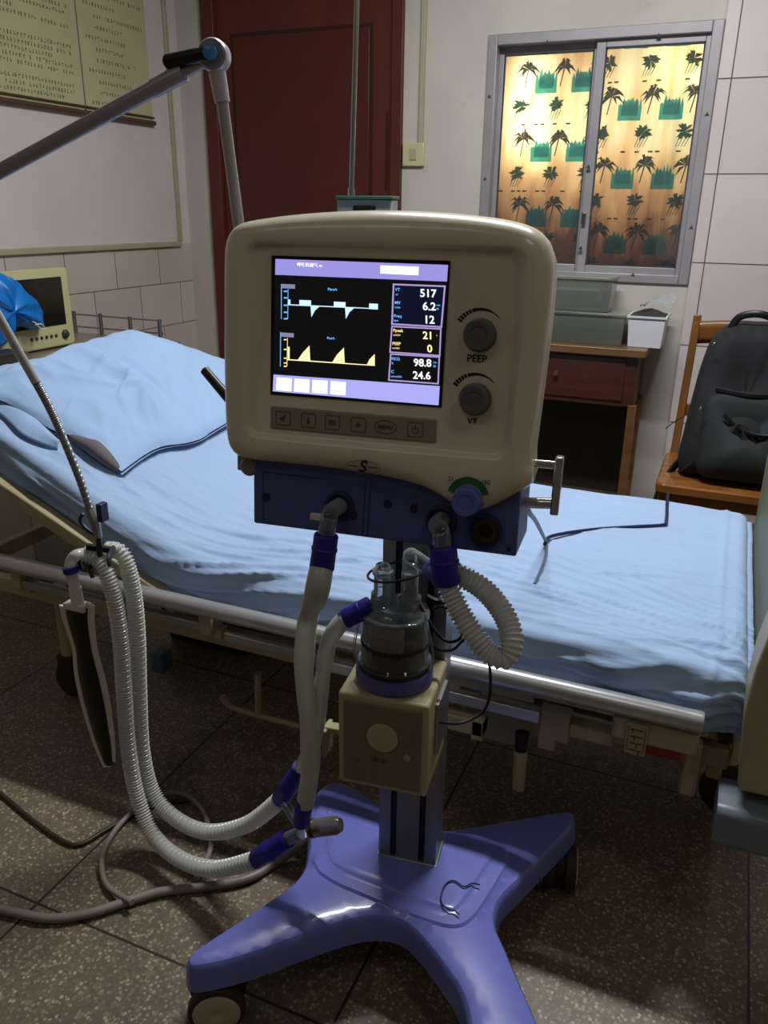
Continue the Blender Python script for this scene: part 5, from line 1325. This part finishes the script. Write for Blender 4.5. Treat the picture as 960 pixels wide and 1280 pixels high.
# ================================================================== IV STAND behind the ventilator
iv = empty('infusion_stand', (-1.22, 2.62, 0), 'thin steel infusion pole standing behind the bed in front of the door', 'stand')
p0, p1 = PY(446, 0, 2.62), PY(439, 250, 2.62)
dv_ = (p0-p1).normalized()
xb = p1.x
b = MB(); b.cyl((xb, 2.62, .06), (xb, 2.62, 1.42), .012); b.cyl((xb, 2.62, 1.40), (xb+(p0.x-p1.x)*1.0, 2.62, 1.96), .0085); b.cyl((xb+(p0.x-p1.x), 2.62, 1.96), (xb+(p0.x-p1.x)*1.3, 2.62, 2.15), .0085); b.build('pole', m_steel, iv)
b = MB()
for k in range(5):
    a = k*2*PI/5+.3; b.cyl((xb, 2.62, .09), (xb+.16*math.cos(a), 2.62+.16*math.sin(a), .05), .010); 
b.build('foot_spider', m_steel, iv)
for k in range(5):
    a = k*2*PI/5+.3; b = MB(); c_ = V(xb+.16*math.cos(a), 2.62+.16*math.sin(a), .025); b.lathe([(.02, -.01), (.025, -.006), (.025, .006), (.02, .01)], c_, (math.cos(a), math.sin(a), 0), 16); b.build('caster', m_tyre, iv)
b = MB(); xt = xb+(p0.x-p1.x)*1.3
for s in (-1, 1): b.tube(catmull([V(xt, 2.62, 2.15), V(xt+s*.06, 2.62, 2.17), V(xt+s*.09, 2.62, 2.16), V(xt+s*.095, 2.62, 2.19)], 5), .004, 8)
b.build('hook', m_steel, iv)
q0, q1 = PY(430, 245, 2.60), PY(498, 243, 2.60)
ip = empty('infusion_pump', (q0.x, 2.58, 1.25), 'grey pump box with a green top edge clamped to the infusion pole', 'pump')
b = MB(); b.box2((q0.x, 2.545, 1.24), (q1.x, 2.60, q0.z-.010)); b.build('case', m_glassgrey, ip, bevel=.004)
b = MB(); b.box2((q0.x-.003, 2.54, q0.z-.010), (q1.x+.003, 2.605, q0.z)); b.build('green_lid', m_greenedge, ip, bevel=.002)
b = MB(); b.box2((q0.x+.06, 2.543, q0.z-.06), (q0.x+.14, 2.546, q0.z-.03)); b.build('display', m_mscreen, ip)

# ================================================================== CABLES
def cable(name, pts, r, m, label, cat='cable', n=14, seg=10):
    b = MB(); b.tube(catmull(pts, seg), r, n); return tag(b.build(name, m), label, cat)
def ob(px, py, h=.006): return onbed(px, py, h)
cable('black_cable', [HD.w(.21, .150, -.20), PY(660, 637, 1.17), PY(670, 652, 1.45), ob(682, 676, .012)], .0042, m_bluecable, 'dark blue cable dropping from the right side of the ventilator to the sheet')
cable('black_cable', [ob(681, 680, .013), ob(690, 670, .008), ob(740, 662), ob(800, 658), ob(829, 656), ob(833, 650), ob(834, 630), ob(835, 617, .008)], .0046, m_bluecable, 'dark blue cable bent at a right angle across the bed sheet', seg=5)
cable('grey_cable', [ob(684, 682, .008), ob(682, 695, .012), ob(676, 712, .014), ob(668, 730, .012)], .0032, mat('grey_cable_vinyl', (96, 108, 122), .4, var=0), 'short grey cable end lying on the sheet below the blue cable')
fz_ = .006
cable('floor_cord', [PZ(-40, 965, fz_), PZ(0, 992, fz_), PZ(40, 1025, fz_), PZ(80, 1052, fz_), PZ(102, 1055, fz_), PZ(135, 1036, fz_), PZ(168, 1018, fz_), PZ(200, 1005, fz_), PZ(235, 1000, fz_)], .0055, m_browncable, 'dark brown power cord curving across the floor at the left', 'cord')
gz = .012
cable('grey_air_hose', [PZ(-60, 1128, gz), PZ(0, 1137, gz), PZ(60, 1148, gz), PZ(110, 1142, gz), PZ(150, 1130, gz), PZ(200, 1115, gz), PZ(260, 1108, gz), PZ(310, 1098, gz), PZ(345, 1078, gz), PZ(385, 1050, .05)], .0095, m_greyhose, 'thick grey air hose snaking over the floor toward the ventilator base', 'hose')
cable('grey_air_hose', [PZ(165, 1128, gz+.014), PZ(135, 1108, gz), PZ(127, 1080, gz), PZ(135, 1052, gz), PZ(155, 1025, gz), PZ(185, 1000, gz), PZ(225, 992, gz), PZ(252, 1010, gz), PZ(262, 1040, gz), PZ(262, 1065, gz), PZ(245, 1098, gz+.01)], .0062, m_greyhose, 'thinner grey tube coiled in a loop on the floor beneath the hanging hoses', 'hose')
zb_ = ZT+.0125
cable('loose_thread', [PZ(600, 1106, zb_+.003), PZ(590, 1104, zb_+.003), PZ(580, 1108, zb_+.003), PZ(568, 1101, zb_+.003), PZ(558, 1104, zb_+.003), PZ(552, 1116, zb_+.003), PZ(552, 1128, zb_+.003), PZ(560, 1136, zb_+.003), PZ(568, 1138, zb_+.003), PZ(574, 1143, zb_+.003)], .0016, m_bluecable, 'thin dark thread curled on the lavender base beside the column', 'thread', 6)
# sensor cables round the column
cb0 = TR.p(540, 765, -.02)
cable('sensor_cable', [TR.w(.030, -.090, .770), TR.p(545, 790, -.04), TR.p(560, 802, -.04), TR.p(575, 798, -.04), TR.p(581, 780, -.03), TR.p(572, 765, -.02), TR.p(552, 758, -.02), TR.p(540, 762, -.03)], .0026, m_cable, 'black sensor cable looped beside the humidifier chamber')
cable('sensor_cable', [TR.p(535, 800, -.05), TR.p(548, 812, -.05), TR.p(566, 812, -.05), TR.p(580, 800, -.04), TR.p(592, 800, -.03), TR.p(608, 818, -.03), TR.p(613, 845, -.03), TR.p(611, 875, -.03), TR.p(600, 893, -.04), TR.p(575, 904, -.06), TR.p(552, 903, -.09), TR.p(540, 898, -.10)], .0024, m_cable, 'black sensor cable running down to the side socket of the humidifier box')
b = MB(); b.tube(catmull([TR.p(533, 746, -.05), TR.p(545, 752, -.05), TR.p(556, 752, -.045), TR.p(562, 762, -.04)], 5), .0065, 8); tag(b.build('cable_plug', m_black), 'black cable plug beside the clear inlet elbow', 'plug')

# ================================================================== under the bed
bk = empty('basket', (-1.42, 2.05, 0), 'dark teal plastic basket on the floor under the bed', 'basket')
b = MB(); P = lambda i, z: [Vector((x, y, z)) for x, y in ((-1.6+i, 1.88+i), (-1.24-i, 1.88+i), (-1.24-i, 2.2-i), (-1.6+i, 2.2-i))]
b.rings([P(.03, 0), P(0, .20), P(.006, .20), P(.034, .006)]); b.build('basket_body', m_teal, bk, bevel=.004)
b = MB()
for k in range(9): b.box((-1.56+k*.035, 1.876, .11), (.010, .006, .13))
b.build('slats', m_device, bk)

# ================================================================== LIGHTS
def area(name, loc, rot, size, sy, power, col=(1, 1, 1)):
    l = bpy.data.lights.new(name, 'AREA'); l.shape = 'RECTANGLE'; l.size = size; l.size_y = sy; l.energy = power; l.color = col
    o = bpy.data.objects.new(name, l); C.objects.link(o); o.location = loc; o.rotation_euler = rot; return o
area('ceiling_tube', (-.45, 2.3, 2.93), (0, 0, 0), 1.3, .12, 72, (.96, .98, 1))
area('room_fill', (-.9, -.6, 2.9), (0, 0, 0), 1.2, .3, 3.4, (1, .96, .88))
area('front_fill', (.9, .3, 2.9), (0, 0, 0), .6, .3, 3.6, (1, .95, .86))  # added overhead fill for the ventilator front, no fixture here
# daylight outside the window
area('daylight', (-.7, YB+.42, 1.75), (math.radians(-90), 0, 0), .95, .6, 5.2, (1, .96, .86))
area('daylight_streak', (-1.02, YB+.2, 1.78), (math.radians(-90), 0, 0), .03, .4, 1.5, (1, .96, .85))
area('daylight_right', (-.33, YB+.25, 1.98), (math.radians(-90), 0, 0), .12, .12, .8, (1, .95, .85))
# fluorescent fixture at the ceiling lamp
fx = empty('ceiling_light', (-.45, 2.3, 2.94), 'fluorescent batten light on the ceiling above the far side of the bed', 'light')
b = MB(); b.box((-.45, 2.3, 2.975), (1.35, .14, .05)); b.build('housing', m_white, fx, bevel=.005)
wd = bpy.data.worlds.new('world'); bpy.context.scene.world = wd; wd.use_nodes = True
wd.node_tree.nodes['Background'].inputs[0].default_value = (.5, .55, .6, 1); wd.node_tree.nodes['Background'].inputs[1].default_value = .05
vs_ = bpy.context.scene.view_settings
vs_.view_transform = 'Standard'; vs_.exposure = 0; vs_.look = 'None'
